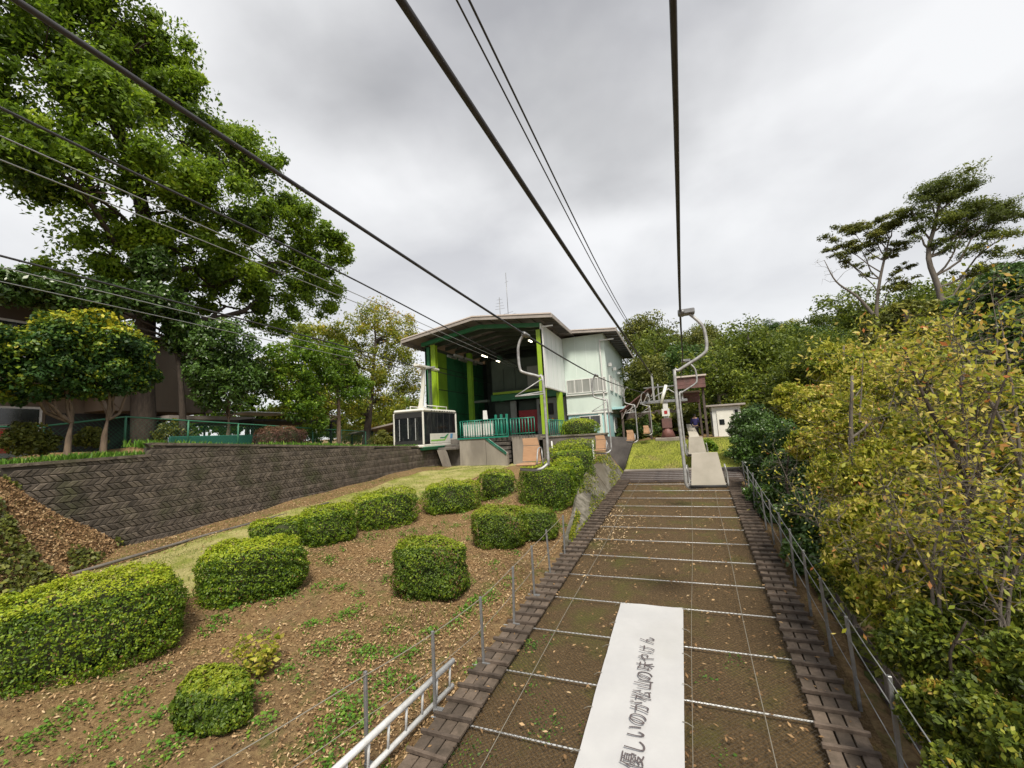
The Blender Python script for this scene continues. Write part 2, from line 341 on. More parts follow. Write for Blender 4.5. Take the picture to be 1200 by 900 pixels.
L['under'] = leafmat('undergrowth_leaves', [(0, (0.035, 0.05, 0.01)), (0.4, (0.09, 0.13, 0.016)), (0.65, (0.2, 0.24, 0.025)), (0.88, (0.38, 0.37, 0.05)), (1, (0.42, 0.25, 0.05))], tr=.35)
L['pine'] = leafmat('pine_needles', [(0, (0.05, 0.07, 0.014)), (0.5, (0.12, 0.155, 0.025)), (1, (0.26, 0.29, 0.05))], tr=.5)
L['litter'] = leafmat('fallen_leaves', [(0, (0.085, 0.042, 0.02)), (0.35, (0.23, 0.135, 0.06)), (0.7, (0.42, 0.28, 0.145)), (0.95, (0.6, 0.46, 0.28)), (1, (0.55, 0.24, 0.06))], rough=.8, tr=.1)
L['weed'] = leafmat('weed_leaves', [(0, (0.05, 0.12, 0.02)), (0.5, (0.11, 0.25, 0.025)), (1, (0.26, 0.38, 0.05))], tr=.35)
L['grass'] = leafmat('grass_blades', [(0, (0.07, 0.11, 0.02)), (0.5, (0.16, 0.2, 0.035)), (1, (0.34, 0.32, 0.10))], rough=.6, tr=.3)

# ------------------------------------------------------------------ foliage meshes
def unit(v): return v/np.maximum(np.linalg.norm(v, axis=1, keepdims=True), 1e-6)
def leafmesh(name, pos, nrm, size, asp, tone, mats, core=None, droop=0.0):
    N = len(pos); nrm = unit(nrm)
    a = rng.normal(size=(N, 3)); a[:, 2] -= droop; t = unit(a-nrm*np.sum(a*nrm, 1, keepdims=True)); b = np.cross(nrm, t)
    s = np.asarray(size).reshape(-1, 1)*np.ones((N, 1))
    L_ = t*s*0.5; B_ = b*s*0.5*asp; fold = nrm*s*0.12
    v = np.empty((N, 4, 3)); v[:, 0] = pos-L_; v[:, 1] = pos+B_-fold*0.2+L_*0.1; v[:, 2] = pos+L_-fold; v[:, 3] = pos-B_-fold*0.2+L_*0.1
    v = v.reshape(-1, 3)
    nf = N; cv = np.zeros((0, 3)); cf = []
    if core is not None: cv, cf = core; cv = np.asarray(cv, float)
    me = bpy.data.meshes.new(name)
    me.vertices.add(4*N+len(cv)); me.vertices.foreach_set('co', np.concatenate([v, cv]).astype(np.float32).ravel())
    loops = np.concatenate([np.arange(4*N), np.array([i+4*N for q in cf for i in q], int)]) if len(cf) else np.arange(4*N)
    starts = np.concatenate([np.arange(N)*4, 4*N+np.arange(len(cf))*4])
    me.loops.add(len(loops)); me.loops.foreach_set('vertex_index', loops.astype(np.int32))
    me.polygons.add(nf+len(cf)); me.polygons.foreach_set('loop_start', starts.astype(np.int32))
    at = me.attributes.new('tone', 'FLOAT', 'FACE'); tt = np.zeros(nf+len(cf)); tt[:nf] = np.clip(tone, 0, 1); at.data.foreach_set('value', tt.astype(np.float32))
    for m in (mats if isinstance(mats, (list, tuple)) else [mats]): me.materials.append(m)
    if len(cf): mi = np.zeros(nf+len(cf), np.int32); mi[nf:] = 1; me.polygons.foreach_set('material_index', mi)
    me.update(calc_edges=True); me.validate(); return me
def subclump(blobs, m=15, sr=(.24, .42)):
    o = []
    for c, r in blobs:
        r = np.array(r if hasattr(r, '__len__') else (r,)*3, float); c = np.array(c, float); k = m
        d = unit(rng.normal(size=(k, 3))+np.array([0, 0, .15]))
        for i in range(k):
            q = c+d[i]*r*rng.uniform(.45, .98); s_ = rng.uniform(*sr); o.append((q, tuple(r*np.array([s_, s_, s_*.8]))))
    return o
def blob_leaves(blobs, n, shell=(0.55, 1.08), cut=0.0, flat=1.0, upb=0.35, tonevar=0.16, topb=0.0, sub=22, loose=.22, sr=(.24, .42)):
    base_b = blobs
    if sub: blobs = subclump(blobs, sub, sr)
    C = np.array([b[0] for b in blobs], float); Rr = np.array([b[1] if hasattr(b[1], '__len__') else (b[1],)*3 for b in blobs], float)
    w = (Rr.prod(1))**(2/3); w /= w.sum(); k = rng.choice(len(C), n, p=w)
    d = unit(rng.normal(size=(n, 3))); rad = rng.uniform(*shell, n)**0.7
    # lumpy surface from a few random plane waves
    ph = np.zeros(n)
    for i in range(4):
        kv = rng.normal(size=3)*3.2; ph += np.sin(d@kv+k*1.7+i)
    rad = rad*(1+0.085*ph)
    p = C[k]+d*Rr[k]*rad[:, None]
    if sub and loose:
        C0 = np.array([b[0] for b in base_b], float); R0 = np.array([b[1] if hasattr(b[1], '__len__') else (b[1],)*3 for b in base_b], float); w0 = (R0.prod(1))**(2/3); w0 /= w0.sum()
        lz = rng.uniform(size=n) < loose; k0 = rng.choice(len(C0), n, p=w0); p0 = C0[k0]+unit(rng.normal(size=(n, 3)))*R0[k0]*(rng.uniform(.15, 1.12, n)**.5)[:, None]; p = np.where(lz[:, None], p0, p)
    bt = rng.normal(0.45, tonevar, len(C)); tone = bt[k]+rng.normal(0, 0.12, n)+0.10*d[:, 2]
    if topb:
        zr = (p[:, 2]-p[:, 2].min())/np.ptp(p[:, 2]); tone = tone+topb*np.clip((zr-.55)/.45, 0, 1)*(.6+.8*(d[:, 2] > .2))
    nm = d*0.8+rng.normal(size=(n, 3))*0.65; nm[:, 2] += upb
    return p, nm, tone
def limb_path(a, b, sag=0.15, n=5, jit=0.08):
    a = Vector(a); b = Vector(b); L_ = (b-a).length; o = []
    for i in range(n+1):
        t = i/n; p = a.lerp(b, t); p.z += math.sin(t*math.pi)*sag*L_*(-0.4 if t < .5 else .3)
        if 0 < i < n: p += Vector((random.gauss(0, jit), random.gauss(0, jit), random.gauss(0, jit)))*L_*0.5
        o.append(p)
    return o
def tree(name, base, trunk_pts, blobs, n, leaf, lmat, bmat, label, cat='tree', group=None, r0=0.3, asp=0.5, limbs=None, branch_r=0.35, twigs=2, droop=0, **kw):
    """trunk_pts and blob centres in world coordinates; object origin at base"""
    base = Vector(base); root = empty(name, base, label=label, cat=cat, group=group)
    mb = MB(); tp = [Vector(p)-base for p in trunk_pts]; nT = len(tp)
    mb.tube(smooth_path(tp, 4), [r0*(1-0.72*i/(4*(nT-1))) for i in range(4*(nT-1)+1)], 9)
    anchors = smooth_path(tp, 4)
    for (c, r) in (limbs if limbs is not None else blobs):
        c = Vector(c)-base; rr = r if not hasattr(r, '__len__') else sum(r)/3
        cand = [q for q in anchors[len(anchors)//3:] if q.z < c.z+0.2*rr] or anchors[-2:]
        a = min(cand, key=lambda q: (q-c).length+0.35*abs(q.z-(c.z-0.6*(c-tp[-1]).length)))
        pth = limb_path(a, c, 0.12, 5, 0.07); rb = r0*branch_r*random.uniform(.7, 1.1)
        mb.tube(smooth_path(pth, 2), [rb*(1-0.8*i/10) for i in range(11)], 6, caps=False)
        for _ in range(twigs):
            i = random.choice((2, 3, 4)); d = Vector((random.gauss(0, 1), random.gauss(0, 1), random.gauss(.3, .7))).normalized()*rr*0.9
            mb.tube(limb_path(pth[i], pth[i]+d, 0.1, 3, .1), [rb*.4, rb*.3, rb*.2, rb*.08], 5, caps=False)
    mb.build('trunk', bmat, root)
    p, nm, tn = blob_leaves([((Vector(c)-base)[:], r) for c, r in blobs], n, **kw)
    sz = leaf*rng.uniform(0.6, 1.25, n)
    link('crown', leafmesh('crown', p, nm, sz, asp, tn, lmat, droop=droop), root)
    return root
def rbox_pts(n, hs, e=5.0, lump=0.04, zcut=-0.75):
    d = unit(rng.normal(size=(int(n*1.6)+50, 3))); 
    # even out over the faces of a rounded box
    q = rng.uniform(-1, 1, d.shape); ax = rng.integers(0, 3, len(d)); sg = rng.choice([-1, 1], len(d)); q[np.arange(len(d)), ax] = sg
    area = np.array([hs[1]*hs[2], hs[0]*hs[2], hs[0]*hs[1]]); keep = rng.uniform(size=len(d)) < (area/area.max())[ax]*1.0+0.02
    q = q[keep]
    q = q/(np.sum(np.abs(q)**e, 1)**(1/e))[:, None]
    nr = np.sign(q)*np.abs(q)**(e-1)/np.array(hs)
    nr = unit(nr)
    return q, nr
def hedge(name, c, hs, rz, n, leaf, lmat, label, group=None, cat='hedge', e=5.0, topshift=0.2, lump=0.05, cat_brown=0.0):
    """clipped shrub: rounded box of leaves over a twiggy core, origin on the ground"""
    hs = np.array(hs, float); n = int(n*1.15)
    q, nr = [], []
    while sum(len(a) for a in q) < n:
        a, b = rbox_pts(n, hs, e); q.append(a); nr.append(b)
    q = np.concatenate(q)[:n]; nr = np.concatenate(nr)[:n]
    ph = np.zeros(n)
    for i in range(5):
        kv = rng.normal(size=3)*3.0; ph += np.sin((q*hs)@kv*1.6+i*2)
    dep = 1-np.abs(rng.normal(0, 0.04, n))*1.3+ph*lump*0.25+0.02
    stick = rng.uniform(size=n) < 0.05; dep = dep+stick*rng.uniform(0, 0.07, n)
    p = q*hs*dep[:, None]; hf = np.zeros(n)
    for i in range(5):
        kv = rng.normal(size=3)*20; hf += np.sin((q*hs)@kv+i*2.1)
    p = p+nr*(hf*.013+ph*.016-.01)[:, None]; p[:, 2] += hs[2]
    keep = p[:, 2] > 0.02
    p, nr, ph, hf = p[keep], nr[keep], ph[keep], hf[keep]; N = len(p)
    nm = nr+rng.normal(size=(N, 3))*0.55; nm[:, 2] += 0.25
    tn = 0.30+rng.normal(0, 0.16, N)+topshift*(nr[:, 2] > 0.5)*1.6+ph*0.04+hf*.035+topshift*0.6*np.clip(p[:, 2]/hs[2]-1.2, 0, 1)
    brown = rng.uniform(size=N) < 0.012+cat_brown*np.clip(np.sin(p[:, 0]*4.1+p[:, 2]*3)*np.sin(p[:, 1]*5), 0, 1)
    tn = np.where(brown, 1.0, np.clip(tn, 0, 0.88))
    # core
    cv = []; cf = []; nu, nv = 14, 9
    for j in range(nv+1):
        th = math.pi*j/nv
        for i in range(nu):
            f_ = 2*math.pi*i/nu; d = np.array([math.sin(th)*math.cos(f_), math.sin(th)*math.sin(f_), math.cos(th)])
            d = d/np.max(np.abs(d)); d = d/(np.sum(np.abs(d)**e)**(1/e)); pp = d*hs*0.80; cv.append((pp[0], pp[1], max(pp[2]+hs[2], 0.0)))
    for j in range(nv):
        for i in range(nu): cf.append((j*nu+i, j*nu+(i+1) % nu, (j+1)*nu+(i+1) % nu, (j+1)*nu+i))
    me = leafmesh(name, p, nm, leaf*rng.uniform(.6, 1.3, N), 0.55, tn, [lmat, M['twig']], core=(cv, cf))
    o = link(name, me); o.location = c; o.rotation_euler = (0, 0, rz)
    return tag(o, label, cat, group)

# ------------------------------------------------------------------ THE GROUND
def ground_mat(name, kind):
    m = bpy.data.materials.new(name); m.use_nodes = True; t = m.node_tree; b = t.nodes['Principled BSDF']; b.inputs['Roughness'].default_value = 0.95; b.inputs['Specular IOR Level'].default_value = 0.15
    g = t.nodes.new('ShaderNodeNewGeometry')
    def noise(s, d=6, r=.6):
        n = t.nodes.new('ShaderNodeTexNoise'); n.inputs['Scale'].default_value = s; n.inputs['Detail'].default_value = d; n.inputs['Roughness'].default_value = r; t.links.new(g.outputs['Position'], n.inputs[0]); return n.outputs[0]
    def ramp(src, st):
        r = t.nodes.new('ShaderNodeValToRGB'); t.links.new(src, r.inputs[0]); el = r.color_ramp.elements
        for i, (p, c) in enumerate(st):
            q = el[i] if i < 2 else el.new(p)
            q.position = p; q.color = (*c, 1) if len(c) == 3 else c
        return r.outputs[0]
    def mix(f, a, c):
        n = t.nodes.new('ShaderNodeMix'); n.data_type = 'RGBA'; t.links.new(f, n.inputs[0]); t.links.new(a, n.inputs[6]); t.links.new(c, n.inputs[7]); return n.outputs[2]
    if kind == 'soil':
        a = ramp(noise(24, 8, .75), [(0.3, (0.09, 0.052, 0.03)), (0.48, (0.20, 0.125, 0.058)), (0.62, (0.34, 0.23, 0.115)), (0.75, (0.5, 0.36, 0.2))])
        c = ramp(noise(9, 6, .7), [(0.35, (0.12, 0.07, 0.04)), (0.65, (0.28, 0.2, 0.10))])
        o = mix(ramp(noise(1.1), [(0.42, (0, 0, 0)), (0.62, (1, 1, 1))]), a, c)
        gr = ramp(noise(30, 5, .7), [(0.35, (0.05, 0.075, 0.015)), (0.65, (0.16, 0.17, 0.045))])
        o = mix(ramp(noise(2.3, 5, .6), [(0.56, (0, 0, 0)), (0.68, (.75, .75, .75))]), o, gr)
    elif kind == 'netsoil':
        a = ramp(noise(38, 8, .75), [(0.3, (0.055, 0.036, 0.018)), (0.48, (0.125, 0.082, 0.04)), (0.62, (0.20, 0.135, 0.07)), (0.78, (0.34, 0.26, 0.15))])
        gr = ramp(noise(30, 5, .7), [(0.35, (0.08, 0.085, 0.018)), (0.65, (0.16, 0.16, 0.04))])
        o = mix(ramp(noise(1.2, 5, .6), [(0.52, (0, 0, 0)), (0.7, (.75, .75, .75))]), a, gr)
    elif kind == 'path':
        a = ramp(noise(18, 8, .75), [(0.3, (0.2, 0.18, 0.06)), (0.5, (0.36, 0.33, 0.13)), (0.7, (0.5, 0.43, 0.22))])
        gr = ramp(noise(25, 5, .7), [(0.35, (0.13, 0.16, 0.03)), (0.65, (0.30, 0.31, 0.07))])
        o = mix(ramp(noise(1.4, 5, .6), [(0.42, (0, 0, 0)), (0.62, (1, 1, 1))]), a, gr)
    else:
        a = ramp(noise(40, 8, .75), [(0.3, (0.14, 0.17, 0.02)), (0.5, (0.27, 0.29, 0.04)), (0.7, (0.42, 0.4, 0.10))])
        gr = ramp(noise(25, 5, .7), [(0.35, (0.18, 0.12, 0.06)), (0.65, (0.30, 0.22, 0.12))])
        o = mix(ramp(noise(0.9, 5, .6), [(0.55, (0, 0, 0)), (0.72, (1, 1, 1))]), a, gr)
    t.links.new(o, b.inputs['Base Color'])
    bp = t.nodes.new('ShaderNodeBump'); bp.inputs['Strength'].default_value = 0.9; bp.inputs['Distance'].default_value = 0.05
    t.links.new(noise(26, 8, .75), bp.inputs['Height']); t.links.new(bp.outputs[0], b.inputs['Normal'])
    return m
M['soil'] = ground_mat('soil', 'soil'); M['netsoil'] = ground_mat('net_soil', 'netsoil'); M['path'] = ground_mat('worn_grass_path', 'path'); M['turf'] = ground_mat('turf', 'turf')
def sheet(name, xs, ys, m, dz=0.0, sheared=False, rough=0.0):
    X, Y = np.meshgrid(xs, ys); 
    if sheared: X = X+0.042*(Y-5)
    Z = G(X, Y)+dz+rough*(rng.normal(size=X.shape))
    v = np.stack([X, Y, Z], -1).reshape(-1, 3); nx = len(xs); f = []
    for j in range(len(ys)-1):
        for i in range(nx-1): f.append((j*nx+i, j*nx+i+1, (j+1)*nx+i+1, (j+1)*nx+i))
    me = bpy.data.meshes.new(name); me.from_pydata(v.tolist(), [], f); me.materials.append(m); me.polygons.foreach_set('use_smooth', [True]*len(f)); me.update()
    return tag(link(name, me), kind='structure')
gx = np.unique(np.round(np.concatenate([np.linspace(-400, -40, 12), np.linspace(-40, -14, 14), [-13.13, -13.11], np.linspace(-13, -3.2, 60), np.linspace(-3.2, 3, 40), np.linspace(3, 14, 24), np.linspace(14, 60, 20), np.linspace(60, 400, 12)]), 3))
gy = np.unique(np.round(np.concatenate([np.linspace(-200, -6, 12), np.linspace(-6, 1, 10), np.linspace(1, 26, 150), np.linspace(26, 60, 30), np.linspace(60, 500, 25)]), 3))
sheet('ground', gx, gy, M['soil'])
sheet('net_strip_ground', np.linspace(-2.62, 1.5, 20), np.linspace(-3, 18.2, 90), M['netsoil'], 0.03, True)
sheet('footpath', np.linspace(-11.9, -8.3, 14), np.linspace(0, 27, 80), M['path'], 0.008)
sheet('grass_bank', np.linspace(-3.1, 1.9, 28), np.linspace(18.75, 25.5, 30), M['turf'], 0.008, True)

# ------------------------------------------------------------------ net strip: timber walkways, rods, ropes, netting
ANG = math.atan(0.083)
def slope_loc(x, y, dz): return Vector((shx(x, y), y, netz(y)+dz))
def walkway(x0, x1, label):
    root = empty('timber_walkway', slope_loc((x0+x1)/2, 4, 0), label=label, cat='walkway'); ro = Vector(root.location)
    pw = (x1-x0)/3; pl = MB(); pl.bbox(-pw/2+.008, pw/2-.008, -.122, .122, -.016, .016, .004); pm = pl.mesh('plank', M['wood'])
    bt = MB(); bt.bbox(-(x1-x0)/2-.02, (x1-x0)/2+.02, -.018, .018, -.0, .045, .005); bm_ = bt.mesh('batten', M['batten'])
    y = 2.0
    while y < 16.9:
        for i in range(3):
            o = link('plank', pm, root, slope_loc(x0+pw*(i+.5), y, 0.02+random.uniform(-.004, .004))-ro); o.rotation_euler = (ANG+random.gauss(0, .012), random.gauss(0, .02), -0.042+random.gauss(0, .012))
        o = link('batten', bm_, root, slope_loc((x0+x1)/2, y+.125, 0.036)-ro); o.rotation_euler = (ANG, random.gauss(0, .015), -0.042+random.gauss(0, .02))
        y += 0.25
    return root
walkway(-2.72, -2.30, 'dark timber plank walkway with raised battens on the left side of the net')
walkway(0.98, 1.38, 'dark timber plank walkway with raised battens on the right, along the bushes')
net = empty('safety_net', slope_loc(-.6, 4, 0), label='brown safety net stretched on white cross rods under the chairlift', cat='net'); no = Vector(net.location)
mb = MB(); v = []; f = []
def rib(a, b, w):
    d = (b-a).normalized(); s = d.cross(Vector((0, 0, 1))).normalized()*w; n = len(v); v.extend([a-s, b-s, b+s, a+s]); f.append((n, n+1, n+2, n+3))
x0, x1, ya, yb = -2.30, 0.98, 2.0, 16.8; st = 0.055
for sgn in (1, -1):
    k = -30
    c = (x0 if sgn > 0 else x1)
    y = ya-(x1-x0)
    while y < yb:
        a_, b_ = max(y, ya), min(y+(x1-x0), yb)
        if b_ > a_:
            xa = c+sgn*(a_-y); xb = c+sgn*(b_-y)
            rib(slope_loc(xa, a_, .012)-no, slope_loc(xb, b_, .012)-no, .0021)
        y += st
me = bpy.data.meshes.new('netting'); me.from_pydata([tuple(p) for p in v], [], f); me.materials.append(M['netting']); tag(link('netting', me, net), kind='stuff')
rodm = MB().tube([(-2.12, 0, 0), (2.05, 0, 0)], 0.009, 8).mesh('cross_rod', M['alu'])
for i in range(15):
    y = 2.3+i*1.0+.02*(i % 3)
    o = link('cross_rod', rodm, net, slope_loc(-.68, y, .0)-no); o.rotation_euler = (0, 0, -0.03+random.gauss(0, .004))
for x, r in ((-1.93, .004), (-0.12, .003), (.55, .004)):
    mb = MB(); mb.tube([slope_loc(x+.01*math.sin(k), 2+k*1.0, .06)-no for k in range(16)], r, 5); mb.build('net_rope', M['netrope'], net)
# banner on the net
b0, b1 = PY(730, 712, 1), PY(801, 712, 1)
bn = empty('banner', slope_loc(-.62, 4, .08), label='long white banner with grey japanese lettering laid on the net', cat='banner'); bo = Vector(bn.location)
v = []; f = []; ny = 30
for j in range(ny+1):
    y = 2.2+(7.17-2.2)*j/ny
    for i in range(7):
        x = -1.13+.92*i/6+(.02*(y-4.2)); v.append(Vector((x, y, netz(y)+.085+.007*math.sin(i*1.3+j*.8)+.006*math.sin(j*1.9)))-bo)
for j in range(ny):
    for i in range(6): f.append((j*7+i, j*7+i+1, (j+1)*7+i+1, (j+1)*7+i))
me = bpy.data.meshes.new('cloth'); me.from_pydata([tuple(p) for p in v], [], f); me.materials.append(M['banner']); me.polygons.foreach_set('use_smooth', [True]*len(f))
o = link('cloth', me, bn)
for i in range(9):                                    # eyelets and tie cords along both hems
    for x in (-1.115, -.225):
        y = 2.5+i*.58; q = Vector((x+.02*(y-4.2), y, netz(y)+.10))-bo; MB().tube([q, q+Vector((-.05 if x < -1 else .05, 0, -.01)), q+Vector((-.1 if x < -1 else .1, .02, -.05))], .004, 5).build('tie_cord', M['netrope'], bn)
TXT = "優しいのが松山の味やけん"
ys_t = [893, 876, 859, 844, 830, 816, 803, 793, 782, 772, 762, 751]
xs_t = [743, 746, 747, 749, 752, 754, 756, 757, 758, 759, 760, 760]
for ch, px, py in zip(TXT, xs_t, ys_t):
    vv = ray(px, py); s_ = -3.4/(vv.z-.083*vv.y); p = vv*s_*0.972
    cu = bpy.data.curves.new('letter', 'FONT'); cu.body = ch; cu.size = .225; cu.align_x = 'CENTER'; cu.align_y = 'CENTER'; cu.extrude = 0
    cu.materials.append(M['ink']); tmp = bpy.data.objects.new('tmp', cu); lm_ = bpy.data.meshes.new_from_object(tmp); bpy.data.objects.remove(tmp); o = link('letter', lm_, bn)
    o.location = Vector((p.x, p.y, netz(p.y)+.108))-bo; o.rotation_euler = (ANG, 0, math.pi/2); o.scale = (.82, 1, 1)
# timber landing at the top of the net
ld = empty('timber_landing', slope_loc(-.6, 17.4, 0), label='dark slatted timber landing across the top end of the net', cat='landing'); lo = Vector(ld.location)
for i in range(6):
    y = 16.95+i*.275; o = MB().bbox(-2.75, 1.55, -.075, .075, -.05, .05, .008).build('plank', M['darkboard'], ld); o.location = Vector((shx(0, y), y, netz(16.2)+.05+(y-16.9)*.13))-lo; o.rotation_euler = (0, 0, -.042)
for i in range(5):
    y = 17.09+i*.275; o = MB().tube([(-2.7, 0, 0), (1.5, 0, 0)], .011, 6).build('pipe', M['wsteel'], ld); o.location = Vector((shx(0, y), y, netz(16.2)+.07+(y-16.9)*.13))-lo; o.rotation_euler = (0, 0, -.042)
for x in (-2.4, -1.2, 0, 1.2):
    o = MB().box(x-.04, x+.04, 16.85, 18.5, -.12, -.06).build('bearer', M['darkboard'], ld); o.location = Vector((shx(0, 17.7), 0, netz(16.2)+.13))-lo
MB().bbox(shx(-2.75, 18.6), shx(1.7, 18.6), 18.48, 18.78, netz(16.2)-.1, netz(16.2)+.34, .02).build('kerb', M['conc'], None, label='pale concrete kerb between timber landing and grass', cat='kerb')

# ------------------------------------------------------------------ rope fences
def rope_fence(side, ys, label):
    root = empty('rope_fence', slope_loc(side, ys[0], 0), label=label, cat='fence'); ro = Vector(root.location)
    pm = MB(); pm.bbox(-.016, .016, -.016, .016, -.1, .86, .004); pm.bbox(-.012, .1 if side < 0 else .012, -.03, .03, 0.015, .05, .004); pmesh = pm.mesh('post', M['steel'])
    tops = []
    for y in ys:
        x = side if side > 0 else {2.2: -3.5, 3.66: -3.03, 4.47: -2.79, 5.37: -2.64, 6.37: -2.63}.get(y, -2.64+.0*y)
        o = link('post', pmesh, root, slope_loc(x, y, 0)-ro); o.rotation_euler = (random.gauss(0, .015), random.gauss(0, .02), 0)
        tops.append(slope_loc(x, y, 0)-ro)
    for h in ((.83, .45) if side < 0 else (.84, .62, .28)):
        pts = []
        for a, b in zip(tops[:-1], tops[1:]):
            for k in range(4):
                t = k/4; p = a.lerp(b, t); p.z += h-.01*math.sin(t*math.pi); pts.append(p)
        pts.append(tops[-1]+Vector((0, 0, h))); MB().tube(pts, .0055 if h > .6 else .004, 6).build('rope', M['netrope'] if side < 0 else M['rope_l'], root)
    return root
rope_fence(-2.84, [2.2, 3.66, 4.47, 5.37, 6.37, 7.31, 8.2, 9.2], 'low rope fence of grey steel posts on the leafy left bank')
rope_fence(1.46, [2.66, 3.65, 4.63, 5.62, 6.58, 7.56, 8.56, 9.56, 10.56, 11.56, 12.56, 13.56, 14.56, 15.56], 'rope and post fence between right walkway and the bushes')
sb = empty('side_boards', slope_loc(1.75, 4, -.3), label='dark brown board skirting running down beside the right rope fence', cat='boards'); so_ = Vector(sb.location)
for i in range(9):
    y0_ = 2.0+i*1.8; mb = MB()
    a, b, c, d = slope_loc(1.62, y0_, -.34), slope_loc(1.62, y0_+1.78, -.34), slope_loc(1.95, y0_+1.78, -.02), slope_loc(1.95, y0_, -.02)
    mb.poly([p-so_ for p in (a, b, c, d)], .03); mb.build('board', M['darkboard'], sb)

# aluminium ladder lying on edge against the left posts
ldr = empty('ladder', (-3.05, 4, -2.9), label='silver aluminium ladder lying on edge against the left fence posts', cat='ladder'); lo = Vector(ldr.location)
tA, tB = PX(531, 774, -2.84)-lo, PX(395, 900, -2.98)-lo; bA, bB = PX(534, 803, -2.86)-lo, PX(441, 900, -3.0)-lo
dirt = (tA-tB).normalized(); tB = tB-dirt*.5; bB = bB-(bA-bB).normalized()*.35
MB().tube([tB, tA], .034, 8).build('rail', M['alu'], ldr); off = bA-tA; off = Vector((off.x, 0, -.29)); bA = tA+off; bB = tB+off; MB().tube([bB, bA], .03, 8).build('rail', M['alu'], ldr)
for i in range(9):
    t = .03+i*.118; MB().tube([bA.lerp(bB, t), tA.lerp(tB, t)], .014, 8).build('rung', M['alu'], ldr)

# ------------------------------------------------------------------ ropes and cables overhead
def cable(name, pts, r, m, label, cat='cable', group=None, n=8):
    p0 = Vector(pts[0]); o = MB().tube([Vector(p)-p0 for p in smooth_path(pts, 5)], r, n).build(name, m); o.location = p0; return tag(o, label, cat, group)
RE = lambda y: Vector((0.16+0.015*(y-1.8), y, 1.74))
cable('haul_rope', [(0.05, -6, 2.2), (0.10, 0, 1.8), (.163, 1.8, 1.785), (.232, 6.835, 1.7), (.36, 12.7, 1.76), (.44, 20, 2.15), (.52, 25, 2.5)], .016, M['rope'], 'thick dark haul rope overhead on the right, carrying the ascending chairs')
cable('haul_rope', [(-2.85, -5, 2.45), (-2.55, .83, 2.04), (-2.265, 6.826, 1.7), (-2.05, 13.0, 1.6), (-1.75, 18.5, 1.68), (-1.27, 25, 1.85)], .016, M['rope'], 'dark haul rope crossing to the left, carrying the descending chairs')
cable('telephone_cable', [(-1.5, -4, 2.9), (-1.31, 1.96, 2.66), (-1.12, 7.6, 2.45), (-.90, 14, 2.3), (-.85, 23.5, 2.6)], .029, M['rope'], 'thickest black cable running overhead between the two haul ropes')
cable('power_line', [(-3.3, -5, 8.9), (-3.01, 6.3, 8.0), (-2.8, 22, 7.6), (-2.6, 40, 8.2)], .02, M['rope'], 'thin black power line high overhead, left line of the close pair')
cable('power_line', [(-3.0, -5, 8.9), (-2.80, 6.4, 8.0), (-2.7, 22, 7.75), (-2.6, 40, 8.5)], .024, M['rope'], 'thin black power line high overhead, right line of the close pair')
cable('ropeway_cable', [(-10, -8, 6.3), (-10, 3.2, 5.9), (-10, 11.8, 5.7), (-10, 25.4, 5.0), (-10, 33, 4.7)], .028, M['rope'], 'dark ropeway track cable entering the middle of the open station hall')
cable('ropeway_cable', [(-9.7, -8, 5.6), (-9.8, 3.2, 5.3), (-9.9, 11.8, 5.15), (-10, 25, 4.85), (-10, 33, 4.6)], .013, M['rope_l'], 'pale thin ropeway hauling line, upper of two below the dark track cable')
cable('ropeway_cable', [(-10.4, -8, 5.3), (-10.3, 3.2, 5.15), (-10.2, 11.8, 5.0), (-10.1, 25, 4.7), (-10, 33, 4.5)], .013, M['rope_l'], 'pale thin ropeway hauling line, lower of two below the dark track cable')
cable('ropeway_cable', [(-13.95, -8, 4.9), (-13.95, 5, 4.7), (-13.95, 16, 4.5), (-14.0, 22, 4.33), (-14.0, 32, 4.3)], .028, M['rope'], 'dark ropeway track cable that the white gondola hangs on')
cable('ropeway_cable', [(-13.7, -8, 4.5), (-13.7, 5, 4.36), (-13.7, 16, 4.23), (-13.8, 22, 4.18)], .013, M['rope_l'], 'pale thin hauling line leading to the top of the gondola arm')
cable('ropeway_cable', [(-14.2, -8, 4.3), (-14.2, 5, 4.18), (-14.2, 16, 4.1), (-14.2, 22, 4.1)], .013, M['rope_l'], 'lowest pale hauling line beneath the gondola track cable')

